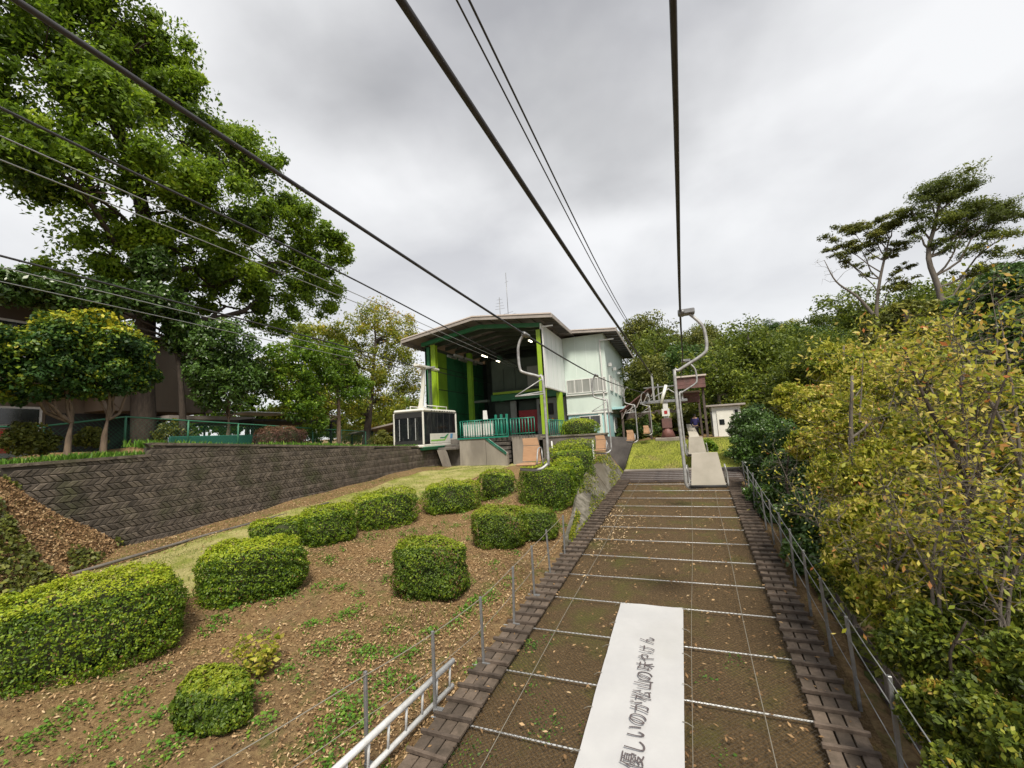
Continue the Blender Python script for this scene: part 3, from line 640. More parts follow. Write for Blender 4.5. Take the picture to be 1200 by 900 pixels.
# ------------------------------------------------------------------ chairs of the chairlift (origin at the grip)
def make_chair(kind, label, group):
    root = empty('lift_chair', label=label, cat='chairlift chair', group=group)
    if kind == 'down':      # pipe leaves the rope to the left, chair faces the camera
        pipe = [(0, 0, .03), (-.1, 0, -.1), (-.14, 0, -.26), (-.13, 0, -.55), (-.07, 0, -.64), (.20, 0, -.74), (.27, 0, -.84), (.27, 0, -2.1), (.25, 0, -2.19), (.13, -.1, -2.27), (-.15, -.22, -2.25)]
        sx0, sx1, zb, fy, bm_ = -.17, .15, -2.19, -1, M['seat']
    else:
        pipe = [(.09, 0, .02), (.27, 0, -.20), (.31, 0, -.36), (.31, 0, -.55), (.25, 0, -.66), (-.10, 0, -.86), (-.17, 0, -.95), (-.165, 0, -2.3), (-.15, .02, -2.57), (.0, .12, -2.6), (.36, .22, -2.56)]
        sx0, sx1, zb, fy, bm_ = -.10, .36, -2.55, 1, M['seatback']
    w = sx1-sx0
    MB().tube(smooth_path(pipe, 4), .024, 9).build('hanger_pipe', M['wsteel'], root)
    mb = MB(); mb.bbox(-.035, .035 if kind == 'down' else .2, -.09, .09, -.03, .045, .012); mb.tube([(0.03, -.12, 0.0), (0.03, .12, 0.0)], .03, 8); mb.build('grip', M['steel'], root)
    # seat pan, backrest (two boards), arm rests
    o = MB().bbox(sx0, sx1, min(0, fy*.36), max(0, fy*.36), zb, zb+.035, .012).build('seat', bm_, root)
    mb = MB()
    if kind == 'down':
        mb.poly([(sx0, 0, zb+.05), (sx1, 0, zb+.05), (sx1-.02, .03, zb+.30), (sx0+.02, .03, zb+.30)], .02); mb.build('backrest', bm_, root)
        MB().poly([(sx0+.02, .035, zb+.31), (sx1-.03, .035, zb+.31), (sx1-.06, .05, zb+.43), (sx0+.0, .05, zb+.43)], .02).build('headboard', bm_, root)
    else:
        mb.poly([(sx0, 0, zb-.02), (sx1, 0, zb-.02), (sx1-.07, -.05, zb+.46), (sx0+.05, -.05, zb+.46)], .02); mb.build('backrest', bm_, root)
        MB().tube([(sx0-.01, -.015, zb-.02), (sx1+.01, -.015, zb-.02)], .022, 8).build('lower_rail', M['rubber'], root)
    for x in ((sx0-.02, sx1+.03) if kind == 'up' else (sx1+.03,)):
        MB().tube(smooth_path([(x, 0, zb-.02), (x+.0, fy*.03, zb+.14), (x-.02, 0, zb+.26), (x, fy*.25, zb+.24), (x, fy*.34, zb+.02)], 3), .012, 6).build('armrest', M['wsteel'], root)
    # footrest bar with its brace
    if kind == 'down':
        MB().tube([(-.17, -.2, -1.06), (.27, 0, -1.0)], .012, 6).build('restraint_bar', M['wsteel'], root)
        MB().tube([(-.17, -.2, -1.06), (.27, 0, -.78)], .010, 6).build('restraint_bar', M['wsteel'], root)
        MB().tube([(-.17, -.2, -1.06), (.27, -.02, -1.04), (.27, 0, -1.1)], .010, 6).build('restraint_bar', M['wsteel'], root)
    return root
gd = 'chairs descending on the left haul rope'; ga = 'chairs ascending on the right haul rope'
d0 = make_chair('down', 'nearest descending chair with tan plywood seat, hanging in front of the hedges', gd); d0.location = (-2.265, 6.826, 1.69)
dl = [((-2.05, 12.6, 1.60), 'second descending chair with tan seat above the grey concrete wedge beside the hedges'),
      ((-1.76, 18.4, 1.68), 'third descending chair with tan seat in front of the pale blue wall corner'),
      ((-1.45, 24.0, 1.85), 'smallest and farthest descending chair, against dark green shrubs left of the pylon foot')]
for l, t in dl: c = copy_tree(d0); c.location = l; c['label'] = t
u0 = make_chair('up', 'nearest ascending chair with cream backrest directly ahead over the net', ga); u0.location = (.232, 6.835, 1.68)
u1 = copy_tree(u0); u1.location = (.36, 12.7, 1.76); u1['label'] = 'second ascending chair, partly hidden behind the pole of the chair ahead'

# ------------------------------------------------------------------ herringbone stone retaining wall
rw = empty('retaining_wall', (WX, 5, -2.5), label='long dark herringbone block retaining wall left of the footpath', cat='wall'); ro = Vector(rw.location)
mb = MB(); ys = [4.6, 6, 7.28, 7.32, 9, 12, 15, 18, 20.6, 23.6]
for a, b in zip(ys[:-1], ys[1:]):
    za, zb_ = float(walltop(a+.001)), float(walltop(b-.001)); n = len(mb.v)
    vs = [(WX-.4, a, -3.2), (WX+.0, a, -3.2), (WX-.1, a, za), (WX-.4, a, za), (WX-.4, b, -3.2), (WX+.0, b, -3.2), (WX-.1, b, zb_), (WX-.4, b, zb_)]
    mb.add([Vector(q)-ro for q in vs], [(0, 1, 2, 3), (7, 6, 5, 4), (1, 5, 6, 2), (3, 2, 6, 7), (0, 4, 5, 1), (4, 0, 3, 7)])
mb.build('backing', M['mortar'], rw)
def blockmesh(lean, m):
    h, w = .08, .066; o = []
    g = .005
    pts = [(-w+g-lean*h*.9, -h+g), (w-g-lean*h*.9, -h+g), (w-g+lean*h*.9, h-g), (-w+g+lean*h*.9, h-g)]
    v = [(-.12, a, b) for a, b in pts]+[(0.0, a, b) for a, b in pts]+[(.014, a*.8, b*.8) for a, b in pts]
    f = [(i, (i+1) % 4, 4+(i+1) % 4, 4+i) for i in range(4)]+[(4+i, 4+(i+1) % 4, 8+(i+1) % 4, 8+i) for i in range(4)]+[(8, 9, 10, 11)]
    return MB().add(v, f).mesh('block', m)
bms = {(l, k): blockmesh(l, M[k]) for l in (1, -1) for k in ('block', 'block2')}
blocks = []
for r_ in range(19):
    z = -2.62+r_*.16; lean = 1 if r_ % 2 else -1
    for i in range(143):
        y = 4.8+i*.132
        if y > 23.4 or z-.12 > walltop(y)-.12 or z < g1(WX+.1, y)-.12: continue
        xx = WX+.005-.1*(z+3.2)/3.0
        k = 'block' if rng.uniform() < (.62 if 7.6 < y < 9.2 or y > 12 else .4) else 'block2'
        blocks.append((Vector((xx, y, z)), lean, k))
blocks.sort(key=lambda q: q[0].length)
jn = {'block': MB(), 'block2': MB()}
for i, (p, lean, k) in enumerate(blocks):
    off = Vector((random.uniform(0, .016), 0, 0)); rot = (random.gauss(0, .03), random.gauss(0, .03), random.gauss(0, .04))
    if i < 300:
        o = link('block', bms[(lean, k)], rw, p-ro+off); o.rotation_euler = rot
    else:
        me = bms[(lean, k)]; jn[k].add([v_.co+p-ro+off for v_ in me.vertices], [tuple(q.vertices) for q in me.polygons])
for k in jn: jn[k].build('far_blocks', M[k], rw, kind='stuff')
mb = MB()
for a, b in ((4.6, 7.3), (7.32, 11), (11, 15), (15, 23.6)):
    za, zb_ = float(walltop(a+.001)), float(walltop(b-.001)); q = [(WX-.42, a), (WX-.06, a), (WX-.06, b), (WX-.42, b)]
    mb.poly([Vector((x, y, (za if y == a else zb_)))-ro for x, y in q], .07)
mb.build('coping', M['block'], rw)
MB().tube([Vector(p) for p in [(-11.95, 4.5, g1(-11.95, 4.5)+.02), (-11.9, 8, g1(-11.9, 8)+.03), (-11.6, 12, g1(-11.6, 12)+.03)]], .035, 6).build('drain_edge', M['conc_d'], label='dark narrow drain edge in the leaf litter at the wall foot', cat='drain')

# ------------------------------------------------------------------ STATION BUILDING
st = empty('ropeway_station', (-10.8, 24, -1.6), label='open fronted white and green ropeway station with lime pillars and wide gable roof', cat='building'); so2 = Vector(st.location)
def part(name, m, boxes, parent=st, org=so2, bev=0, **k):
    mb = MB()
    for b in boxes:
        c = (b[0]-org.x, b[1]-org.x, b[2]-org.y, b[3]-org.y, b[4]-org.z, b[5]-org.z)
        mb.bbox(*c, bev) if bev else mb.box(*c)
    return mb.build(name, m, parent, **k)
RX = [(-16.1, 6.42), (-10.95, 7.18), (-6.0, 6.62)]       # roof line at front: left eave, ridge, right eave
def roofz(x):
    if x < -10.95: return 6.42+(x+16.1)/5.15*.76
    return 7.18-(x+10.95)/4.95*.56
def slab(x0, x1, y0, y1, dz0, dz1, name, m, parent=st):
    mb = MB(); n = []
    v = [(x, y, roofz(x)+d) for x in (x0, x1) for y in (y0, y1) for d in (dz0, dz1)]
    mb.add([Vector(q)-so2 for q in v], [(0, 1, 3, 2), (4, 6, 7, 5), (0, 4, 5, 1), (2, 3, 7, 6), (0, 2, 6, 4), (1, 5, 7, 3)]); return mb.build(name, m, parent)
for a, b in ((-16.1, -10.95), (-10.95, -6.0)):
    slab(a, b, 23.06, 35, 0.0, .12, 'roof', M['roof'])
    slab(a, b, 23.0, 23.055, -.10, .10, 'fascia', M['fascia']); slab(a, b, 22.96, 23.05, .10, .17, 'fascia_trim', M['fasciahi'])
slab(-6.0, -5.94, 23.0, 27.9, -.10, .12, 'fascia', M['fascia']); slab(-16.16, -16.1, 23.0, 35, -.2, .12, 'fascia', M['fascia'])
slab(-15.2, -10.95, 23.9, 24.1, -.42, -.18, 'front_beam', M['green']); slab(-10.95, -6.9, 23.9, 24.1, -.42, -.18, 'front_beam', M['green'])
for y in np.arange(25.3, 34, 1.45):
    for a, b in ((-15, -10.95), (-10.95, -6.95)): slab(a, b, y, y+.12, -.3, -.04, 'rafter', M['hall'])
for x in np.arange(-14.6, -7.2, .9): slab(x, x+.06, 23.2, 34, -.06, -.005, 'purlin', M['soffit'])
# soffit corrugation of the right eave
for i in range(12): slab(-6.8, -6.05, 23.2+i*.4, 23.3+i*.4, -.06, -.004, 'soffit_rib', M['soffit'])
# pillars
def hcol(x, y, z0, z1, m, name='pillar'):
    part(name, m, [(x-.17, x+.17, y-.15, y-.12, z0, z1), (x-.17, x+.17, y+.12, y+.15, z0, z1), (x-.02, x+.02, y-.12, y+.12, z0, z1)])
hcol(-14.45, 24.25, -1.6, 6.2, M['lime']); hcol(-7.02, 23.9, -1.6, 6.1, M['lime']); hcol(-6.92, 27.3, -1.5, 2.6, M['lime']); hcol(-14.95, 24.35, -1.6, 6.1, M['green'])
hcol(-13.8, 28.2, 0, 6.2, M['greenp']); hcol(-12.7, 31.5, 0, 6.4, M['green']); 
# left side wall of the hall, green sheet panels seen from inside
for i in range(7):
    y0_ = 24.3+i*1.25
    for z0_, z1_ in ((0.2, 1.75), (1.82, 3.35), (3.42, 4.9), (4.97, 6.0)): part('wall_panel', M['greenp'] if i < 2 else M['green'], [(-14.98, -14.93, y0_, y0_+1.2, z0_, z1_)])
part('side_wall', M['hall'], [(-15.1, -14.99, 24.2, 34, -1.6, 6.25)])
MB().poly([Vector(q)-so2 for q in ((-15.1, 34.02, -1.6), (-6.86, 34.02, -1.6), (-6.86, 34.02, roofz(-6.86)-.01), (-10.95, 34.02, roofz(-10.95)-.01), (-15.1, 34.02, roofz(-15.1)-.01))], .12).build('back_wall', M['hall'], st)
# floor deck and mezzanine
part('deck', M['conc_d'], [(-12.6, -6.9, 22.7, 33.9, -.35, -.06), (-14.9, -12.6, 27, 33.9, -.35, -.06)])
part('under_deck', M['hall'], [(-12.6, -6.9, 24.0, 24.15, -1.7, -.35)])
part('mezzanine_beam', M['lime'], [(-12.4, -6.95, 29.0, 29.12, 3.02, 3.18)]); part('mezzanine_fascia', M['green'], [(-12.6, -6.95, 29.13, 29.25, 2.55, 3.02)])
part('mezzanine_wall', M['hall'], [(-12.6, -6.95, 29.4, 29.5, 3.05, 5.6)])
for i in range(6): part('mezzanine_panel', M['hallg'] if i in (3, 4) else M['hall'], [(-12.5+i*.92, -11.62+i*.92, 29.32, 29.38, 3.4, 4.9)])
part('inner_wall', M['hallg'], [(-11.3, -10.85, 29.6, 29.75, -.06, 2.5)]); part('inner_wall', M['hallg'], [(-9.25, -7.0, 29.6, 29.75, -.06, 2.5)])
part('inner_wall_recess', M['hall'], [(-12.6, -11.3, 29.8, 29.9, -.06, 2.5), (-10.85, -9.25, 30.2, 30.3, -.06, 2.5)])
part('red_panel', M['red'], [(-10.75, -9.3, 29.85, 29.9, .15, 1.75)])
part('notice_window', M['rubber'], [(-9.0, -8.55, 29.5, 29.58, 1.35, 2.05), (-8.48, -8.05, 29.5, 29.58, 1.35, 2.05)])
part('notice_frame', M['housed'], [(-9.05, -8.0, 29.56, 29.6, 1.28, 2.12)])
mb = MB()                                              # rounded orange emblem sign
for i, (cx0, w_) in enumerate(((-8.75, .22), (-8.45, .3), (-8.1, .26))):
    mb.tube(smooth_path([(cx0-w_/2-so2.x, 29.5-so2.y, .82-so2.z), (cx0-so2.x, 29.5-so2.y, .98-so2.z), (cx0+w_/2-so2.x, 29.5-so2.y, .80-so2.z)], 3), .06, 6)
mb.build('orange_sign', M['orange'], st)
part('counter', M['hallg'], [(-8.9, -7.1, 28.4, 28.9, -.06, .75)])
for x, y, z, l in ((-11.9, 26.3, 5.5, .8), (-11.7, 28.4, 5.4, .5), (-11.7, 29.6, 5.3, .8), (-8.2, 25.5, 5.9, .5), (-7.9, 27.6, 5.6, .5)):
    part('strip_light', M['lamp'], [(x-.05, x+.05, y, y+l, z, z+.06)])
for x in (-13.9, -13.4): 
    for y in (25, 26.6, 28.2): part('ceiling_duct', M['hallg'], [(x, x+.12, y, y+1.2, 5.45, 5.6)])
part('machine_frame', M['hall'], [(-12.9, -11.9, 26.8, 27.2, 2.35, 2.5)])
# upper side wall right, and block two
part('side_cladding', M['white'], [(-6.93, -6.85, 23.75, 28.85, 2.75, 6.45)])
part('side_cladding_edge', M['wpaint'], [(-6.96, -6.82, 23.6, 28.8, 2.66, 2.745)])
for i in range(4): part('cladding_seam', M['cream'], [(-6.846, -6.84, 24.8+i*1.05, 24.83+i*1.05, 2.76, 6.4)])
part('back_side_wall', M['hall'], [(-6.95, -6.86, 29.4, 34, -1.5, 6.4)])
part('block_wall', M['cream'], [(-6.84, -3.98, 28.85, 40, 2.45, 6.5), (-6.84, -3.98, 28.85, 40, 1.18, 2.44)])
part('block_base_wall', M['blue'], [(-6.80, -4.02, 28.9, 40, -1.6, 1.17)])
part('band_trim', M['wpaint'], [(-6.86, -3.94, 28.8, 40.05, 1.12, 1.2)])
for i in range(3): part('panel_seam', M['white'], [(-6.0+i*.75, -5.985+i*.75, 28.835, 28.85, 3.7, 6.4)])
part('sill_ledge', M['wpaint'], [(-6.8, -4.0, 28.72, 28.84, 2.42, 2.5)])
part('corner_panel', M['cream'], [(-4.75, -4.5, 28.84, 28.9, -1.5, 1.1), (-4.4, -4.2, 28.85, 28.9, -1.5, 1.1)])
def window(x0, x1, z0, z1, n, axis='x', pos=28.8, glass='glassg'):
    fr = []; t = .05
    w = (x1-x0)/n
    if axis == 'x':
        fr = [(x0, x1, pos, pos+.06, z1, z1+t), (x0, x1, pos-.03, pos+.06, z0-t, z0)]+[(x0+i*w-t/2, x0+i*w+t/2, pos-.01, pos+.06, z0, z1) for i in range(n+1)]
        p = [(x0+i*w+t/2+.003, x0+(i+1)*w-t/2-.003, pos+.02, pos+.04, z0, z1) for i in range(n)]
    else:
        fr = [(pos-.06, pos, x0, x1, z1, z1+t), (pos-.06, pos+.03, x0, x1, z0-t, z0)]+[(pos-.06, pos+.01, x0+i*w-t/2, x0+i*w+t/2, z0, z1) for i in range(n+1)]
        p = [(pos-.04, pos-.02, x0+i*w+t/2+.003, x0+(i+1)*w-t/2-.003, z0, z1) for i in range(n)]
    o = part('window', M['wpaint'], fr)
    for i, q in enumerate(p): part('pane', M[glass if not (i == 2 and n == 5) else 'hallg'], [q], parent=o, org=so2)
window(-6.72, -4.08, 2.62, 3.48, 5); window(-6.0, -4.62, .35, .95, 2, glass='glass')
for i in range(4): window(30.0+i*2.4, 31.2+i*2.4, 2.7, 3.7, 2, 'y', -3.92)
for i in range(3): window(30.6+i*2.8, 31.8+i*2.8, -.2, .8, 2, 'y', -3.94)
part('drainpipe', M['wpaint'], [(-4.3, -4.22, 28.72, 28.8, -1.5, 6.1)]); part('drainpipe', M['wpaint'], [(-6.78, -6.72, 23.62, 23.7, 2.6, 6.2)])
part('gutter_arm', M['wpaint'], [(-6.75, -6.1, 23.55, 23.62, 6.15, 6.22), (-4.2, -3.3, 28.6, 28.68, 5.95, 6.02)])
part('vent_hood', M['wpaint'], [(-3.94, -3.7, 29.6, 29.9, 4.3, 4.55), (-3.94, -3.7, 32, 32.3, 4.3, 4.55), (-3.94, -3.72, 34.5, 34.8, 4.3, 4.5)], bev=.02)
part('side_awning', M['blue'], [(-3.96, -3.1, 30.0, 37.5, 1.35, 1.5)]); part('awning_edge', M['wpaint'], [(-3.1, -3.05, 30.0, 37.5, 1.3, 1.55)])
# roof of block two
mb = MB()
def sl2(x0, x1, y0, y1, d0_, d1_, name, m):
    zf = lambda x: 6.72-(x+6.2)*.085
    v = [(x, y, zf(x)+d) for x in (x0, x1) for y in (y0, y1) for d in (d0_, d1_)]
    MB().add([Vector(q)-so2 for q in v], [(0, 1, 3, 2), (4, 6, 7, 5), (0, 4, 5, 1), (2, 3, 7, 6), (0, 2, 6, 4), (1, 5, 7, 3)]).build(name, m, st)
sl2(-7.0, -3.05, 28.06, 41, 0, .1, 'roof', M['roof']); sl2(-6.3, -3.05, 28.0, 28.05, -.10, .08, 'fascia', M['fascia']); sl2(-6.3, -3.05, 27.96, 28.05, .08, .14, 'fascia_trim', M['fasciahi'])
sl2(-3.05, -3.0, 28.0, 41, -.10, .12, 'fascia', M['fascia'])
for i in range(14): sl2(-3.95, -3.1, 28.4+i*.9, 28.55+i*.9, -.1, -.005, 'soffit_rib', M['soffit'])
# platform, concrete, stair
part('platform_wall', M['conc'], [(-11.65, -10.02, 22.0, 22.7, -1.95, -.06)], bev=.01)
mb = MB(); mb.poly([Vector(q)-so2 for q in ((-10.0, 22.02, -1.95), (-8.75, 22.02, -1.95), (-8.75, 22.02, -.98), (-9.95, 22.02, -.08), (-10.0, 22.02, -.08))], -.25); mb.build('stair_wall', M['conc'], st)
for i in range(6): part('stair_step', M['conc_d'], [(-10.0+i*.22, -8.78, 22.3+.001*i, 22.75, -.3-i*.24, -.12-i*.24)])
part('platform_wall', M['conc'], [(-8.6, -7.1, 22.5, 22.75, -1.95, -.1)], bev=.01)
part('platform_edge', M['teal'], [(-11.75, -8.6, 21.94, 22.0, -.1, -.02)])
part('dock_wall', M['conc_d'], [(-13.1, -11.67, 22.3, 22.6, -2.1, -.36)])
# teal railings
def railing(p0, p1, h, n, label=None, mesh_panel=False):
    p0, p1 = Vector(p0), Vector(p1); up = Vector((0, 0, h)); o = so2
    mb = MB(); mb.tube([p0+up-o, p1+up-o], .03, 6); mb.tube([p0+up*.12-o, p1+up*.12-o], .02, 6); mb.build('top_rail', M['teal'], st)
    for i in range(n+1):
        q = p0.lerp(p1, i/n); MB().tube([q-o, q+up-o], .022 if i % 3 else .035, 6).build('baluster', M['teal'], st)
railing((-11.6, 22.1, -.05), (-10.2, 22.1, -.05), .98, 9); railing((-10.2, 22.1, -.05), (-8.7, 22.1, -.05), .98, 9)
railing((-10.0, 21.98, -.15), (-8.8, 21.98, -1.05), .12, 2); railing((-8.6, 22.4, -.05), (-7.2, 22.4, -.05), .95, 8); railing((-6.8, 23.9, -.3), (-6.8, 28.5, -.3), 1.05, 10)
part('white_screen', M['wpaint'], [(-11.45, -9.55, 22.2, 22.23, .02, .84)])
for i in range(3): part('teal_post', M['teal'], [(-9.45+i*.33, -9.33+i*.33, 22.14, 22.26, -.05, 1.18)], bev=.01)
mb = MB(); mb.poly([Vector(q)-so2 for q in ((-10.35, 22.6, .95), (-10.05, 22.6, .95), (-10.15, 22.7, 1.5), (-10.38, 22.7, 1.5))], .03); mb.build('notice_board', M['wpaint'], st)
# antenna on the roof
an = empty('antenna', (-9.7, 26, 7.0), label='thin lattice aerials standing on the station roof', cat='antenna'); ao = Vector(an.location)
MB().tube([(0, 0, .05), (-.02, 0, 3.9)], .02, 6).build('mast', M['steel'], an); MB().tube([(-.62, .1, .0), (-.62, .1, 2.3)], .022, 6).build('mast', M['steel'], an)
for z, w_ in ((1.5, .35), (1.7, .3), (1.9, .25), (2.15, .2)): MB().tube([(-.62-w_, .1, z), (-.62+w_, .1, z)], .009, 5).build('element', M['steel'], an)
for z, w_ in ((.9, .55), (1.05, .35), (3.2, .12)): MB().tube([(-w_, 0, z), (w_, 0, z+.1)], .009, 5).build('element', M['steel'], an)

# ------------------------------------------------------------------ gondola
gn = empty('gondola', (-15.28, 24.4, -.28), label='white ropeway gondola with big windows and green stripe docking at the station', cat='cable car'); go = Vector(gn.location)
def gp(name, m, boxes, bev=0, parent=gn):
    mb = MB()
    for b in boxes: (mb.bbox(*b, bev) if bev else mb.box(*b))
    return mb.build(name, m, parent)
hx, hy, H = 1.06, 2.12, 2.22
gp('floor', M['wgloss'], [(-hx, hx, -hy, hy, 0, .2)], .05); gp('underframe', M['cgreen'], [(-hx+.08, hx-.08, -hy+.08, hy-.08, -.14, -.003)], .04)
gp('green_skirt', M['cgreen'], [(-hx-.004, hx+.004, -hy-.004, hy+.004, .005, .05)])
gp('cabin_roof', M['wgloss'], [(-hx, hx, -hy, hy, H-.2, H)], .08); gp('bumper', M['wgloss'], [(-hx+.05, hx-.05, -hy-.07, -hy+.02, .02, .16)], .03)
for x in (-.62, .5): gp('interior_pole', M['alu'], [(x, x+.03, -hy-.012, -hy-.002, .45, H-.55)])
for sx in (-1, 1):
    for sy in (-1, 1): gp('corner_post', M['wgloss'], [(sx*hx-.10*(sx > 0), sx*hx+.10*(sx < 0), sy*hy-.10*(sy > 0), sy*hy+.10*(sy < 0), .19, H-.2)], .02)
gp('windscreen', M['glass'], [(-hx+.1, hx-.1, -hy+.02, -hy+.05, .2, H-.22)])
gp('windscreen_bar', M['wpaint'], [(-.03, .01, -hy+.0, -hy+.02, .55, H-.5)]); gp('lower_sill', M['rubber'], [(-hx+.1, hx-.1, -hy+.0, -hy+.02, .2, .42)]); gp('header', M['rubber'], [(-hx+.1, hx-.1, -hy+.0, -hy+.02, H-.5, H-.23)])
gp('rear_screen', M['glass'], [(-hx+.1, hx-.1, hy-.05, hy-.02, .2, H-.22)])
gp('side_panel', M['wgloss'], [(hx-.04, hx-.005, -hy+.75, hy-.1, .2, .78)]); gp('side_panel', M['wgloss'], [(-hx+.005, -hx+.04, -hy+.75, hy-.1, .2, .78)])
for i in range(5):
    y0_ = -hy+.12+i*.78; gp('side_window', M['glass'], [(hx-.05, hx-.02, y0_, y0_+.75, .78 if i else .2, H-.22)])
    if i: gp('mullion', M['rubber'], [(hx-.04, hx-.0, y0_-.03, y0_, .78, H-.22)])
    gp('side_window', M['glass'], [(-hx+.02, -hx+.05, y0_, y0_+.75, .78, H-.22)])
def gpoly(name, m, pts, t=.006): return MB().poly([(hx-.003, y, z) for y, z in pts], t).build(name, m, gn)
gpoly('green_swoosh', M['cgreen2'], [(-1.3, .42), (.3, .42), (.6, .6), (.9, .72), (.75, .6), (.4, .34), (-1.3, .34)])
gpoly('lime_stripe', M['cgreen'], [(-.2, .56), (.35, .56), (.8, .74), (.95, .74), (.45, .5), (-.2, .5)], .010)
gpoly('blue_mark', M['cblue'], [(1.1, .45), (1.4, .45), (1.5, .74), (1.15, .74)], .008)
for i in range(9): gp('roof_lettering', M['rubber'], [(hx+.001, hx+.006, -1.2+i*.33, -1.05+i*.33-(i % 3)*.03, H-.15, H-.09)])
for x in (-.55, .55): 
    o = MB().tube([(x, -1.0, H), (x, -1.0, H+.24), (x, 1.7, H+.24), (x, 1.7, H)], .03, 6).build('roof_rail', M['wgloss'], gn)
    MB().tube([(x, .4, H), (x, .4, H+.24)], .025, 6).build('roof_rail_post', M['wgloss'], gn)
mb = MB(); mb.poly([(-.75, -.06, H-.02), (-.05, -.06, H-.02), (-.22, -.06, H+.3), (-.06, -.06, H+1.4), (-.02, -.06, 5.0), (-.22, -.06, 5.0), (-.32, -.06, H+1.2), (-.55, -.06, H+.3)], -.12); mb.build('hanger_arm', M['wgloss'], gn)
gp('hanger_strut', M['hall'], [(.15, .3, .1, .25, H, 4.9)]); gp('hanger_ladder', M['hall'], [(.36, .40, .1, .14, H, 4.9)])
for i in range(7): gp('ladder_rung', M['hall'], [(.3, .36, .1, .13, H+.2+i*.33, H+.23+i*.33)])
gp('carriage', M['wgloss'], [(-.35, .12, -.9, 1.7, 4.88, 5.0), (-.3, -.2, -.8, 1.6, 5.0, 5.1)], .02); gp('carriage_arm', M['hallg'], [(.1, .75, -.1, .06, 4.78, 4.9)], .02)
for i in range(5): 
    MB().tube([(-.26, -.7+i*.5, 5.02), (-.14, -.7+i*.5, 5.02)], .09, 12).build('wheel', M['hallg'], gn)
gn.location = (-13.75, 21.96, -.42); gn.scale = (.93, .9, .97)
# dock buffer under the gondola
dk = empty('dock_support', (-12.5, 22.0, -1.9), label='concrete dock support with a slanting strut beneath the gondola', cat='support'); dko = Vector(dk.location)
MB().poly([Vector(q)-dko for q in ((-12.75, 21.7, -.62), (-12.35, 21.7, -.62), (-11.95, 21.7, -1.9), (-12.3, 21.7, -1.9))], -.35).build('strut', M['conc'], dk)
MB().bbox(-13.0-dko.x, -11.7-dko.x, -.4, .22, -.64+1.9, -.5+1.9, .02).build('beam', M['conc_d'], dk)

# ------------------------------------------------------------------ concrete wedge and low parapet beside the station
rv = empty('side_wall', (shx(-2.9, 14), 14, -2.3), label='sloping mossy concrete revetment below the clipped hedges at the strip edge', cat='wall'); rvo = Vector(rv.location)
for i in range(5):
    ya_, yb_ = 9.9+i*1.76, 9.9+(i+1)*1.76-.03
    def zt(y): return netz(min(y, 16.2))-.05+float(sst(10.3, 16.5, y))*.9
    xb_ = lambda y: shx(-2.74, y); xt = lambda y: shx(-2.84, y)-.60*min(1, max(0, (y-9.6)*.25))
    MB().poly([Vector(q)-rvo for q in ((xb_(ya_), ya_, netz(min(ya_, 16.2))-.2), (xt(ya_), ya_, zt(ya_)+.12), (xt(yb_), yb_, zt(yb_)+.12), (xb_(yb_), yb_, netz(min(yb_, 16.2))-.2))], -.12).build('slab', M['conc_m'], rv)
for y_ in (11.2, 12.6, 13.9, 15.2, 16.6): MB().tube([Vector((xb_(y_), y_, netz(min(y_, 16.2))))-rvo+Vector((.05, 0, -.1)), Vector((xt(y_+.3), y_+.3, zt(y_)))-rvo+Vector((.08, 0, .06))], .045, 6).build('dark_pipe', M['darkboard'], rv)
pw = empty('parapet', (-4, 19.6, -1.2), label='brown weathered parapet wall behind the hedges under the round bush', cat='wall'); po = Vector(pw.location)
MB().box(-5.9, -2.9, 19.5, 19.75, -1.9, -.22).build('wall_face', M['conc_d'], None)
bpy.data.objects['wall_face'].parent = pw; bpy.data.objects['wall_face'].location = -po
MB().bbox(-6.0-po.x, -2.85-po.x, -.15, .2, .98, 1.06, .01).build('coping', M['conc_m'], pw)
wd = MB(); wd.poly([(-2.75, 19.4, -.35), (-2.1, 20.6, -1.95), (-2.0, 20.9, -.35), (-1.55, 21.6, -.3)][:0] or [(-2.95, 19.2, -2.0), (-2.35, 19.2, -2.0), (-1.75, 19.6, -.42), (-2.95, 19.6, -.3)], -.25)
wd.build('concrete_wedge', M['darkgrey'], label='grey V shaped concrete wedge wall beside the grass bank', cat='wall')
for i, (px, y) in enumerate(((647, 19.2), (695, 17.2))):
    p = PY(px, 525, y); o = MB().tube([(0, 0, -1.2 if i else -1.0), (0, 0, .32)], .035, 7).build('white_post', M['wpaint'], label=('short white post beside the parapet at its right end' if i else 'short white post at the left end of the parapet'), cat='post'); o.location = p
# little white rail near the top of the left walkway
rl = empty('hand_rail', (-2.7, 15, -2), label='short pale handrail at the top of the left walkway', cat='handrail'); ro_ = Vector(rl.location)
a, b = PY(697, 592, 14.2), PY(716, 556, 17.0)
for dz in (0, .28): MB().tube([a-ro_-Vector((0, 0, dz)), b-ro_-Vector((0, 0, dz))], .028, 6).build('rail', M['alu'], rl)
for t in (0, 1): q = a.lerp(b, t)-ro_; MB().tube([q+Vector((0, 0, 0)), q-Vector((0, 0, .55))], .028, 6).build('rail_post', M['alu'], rl)

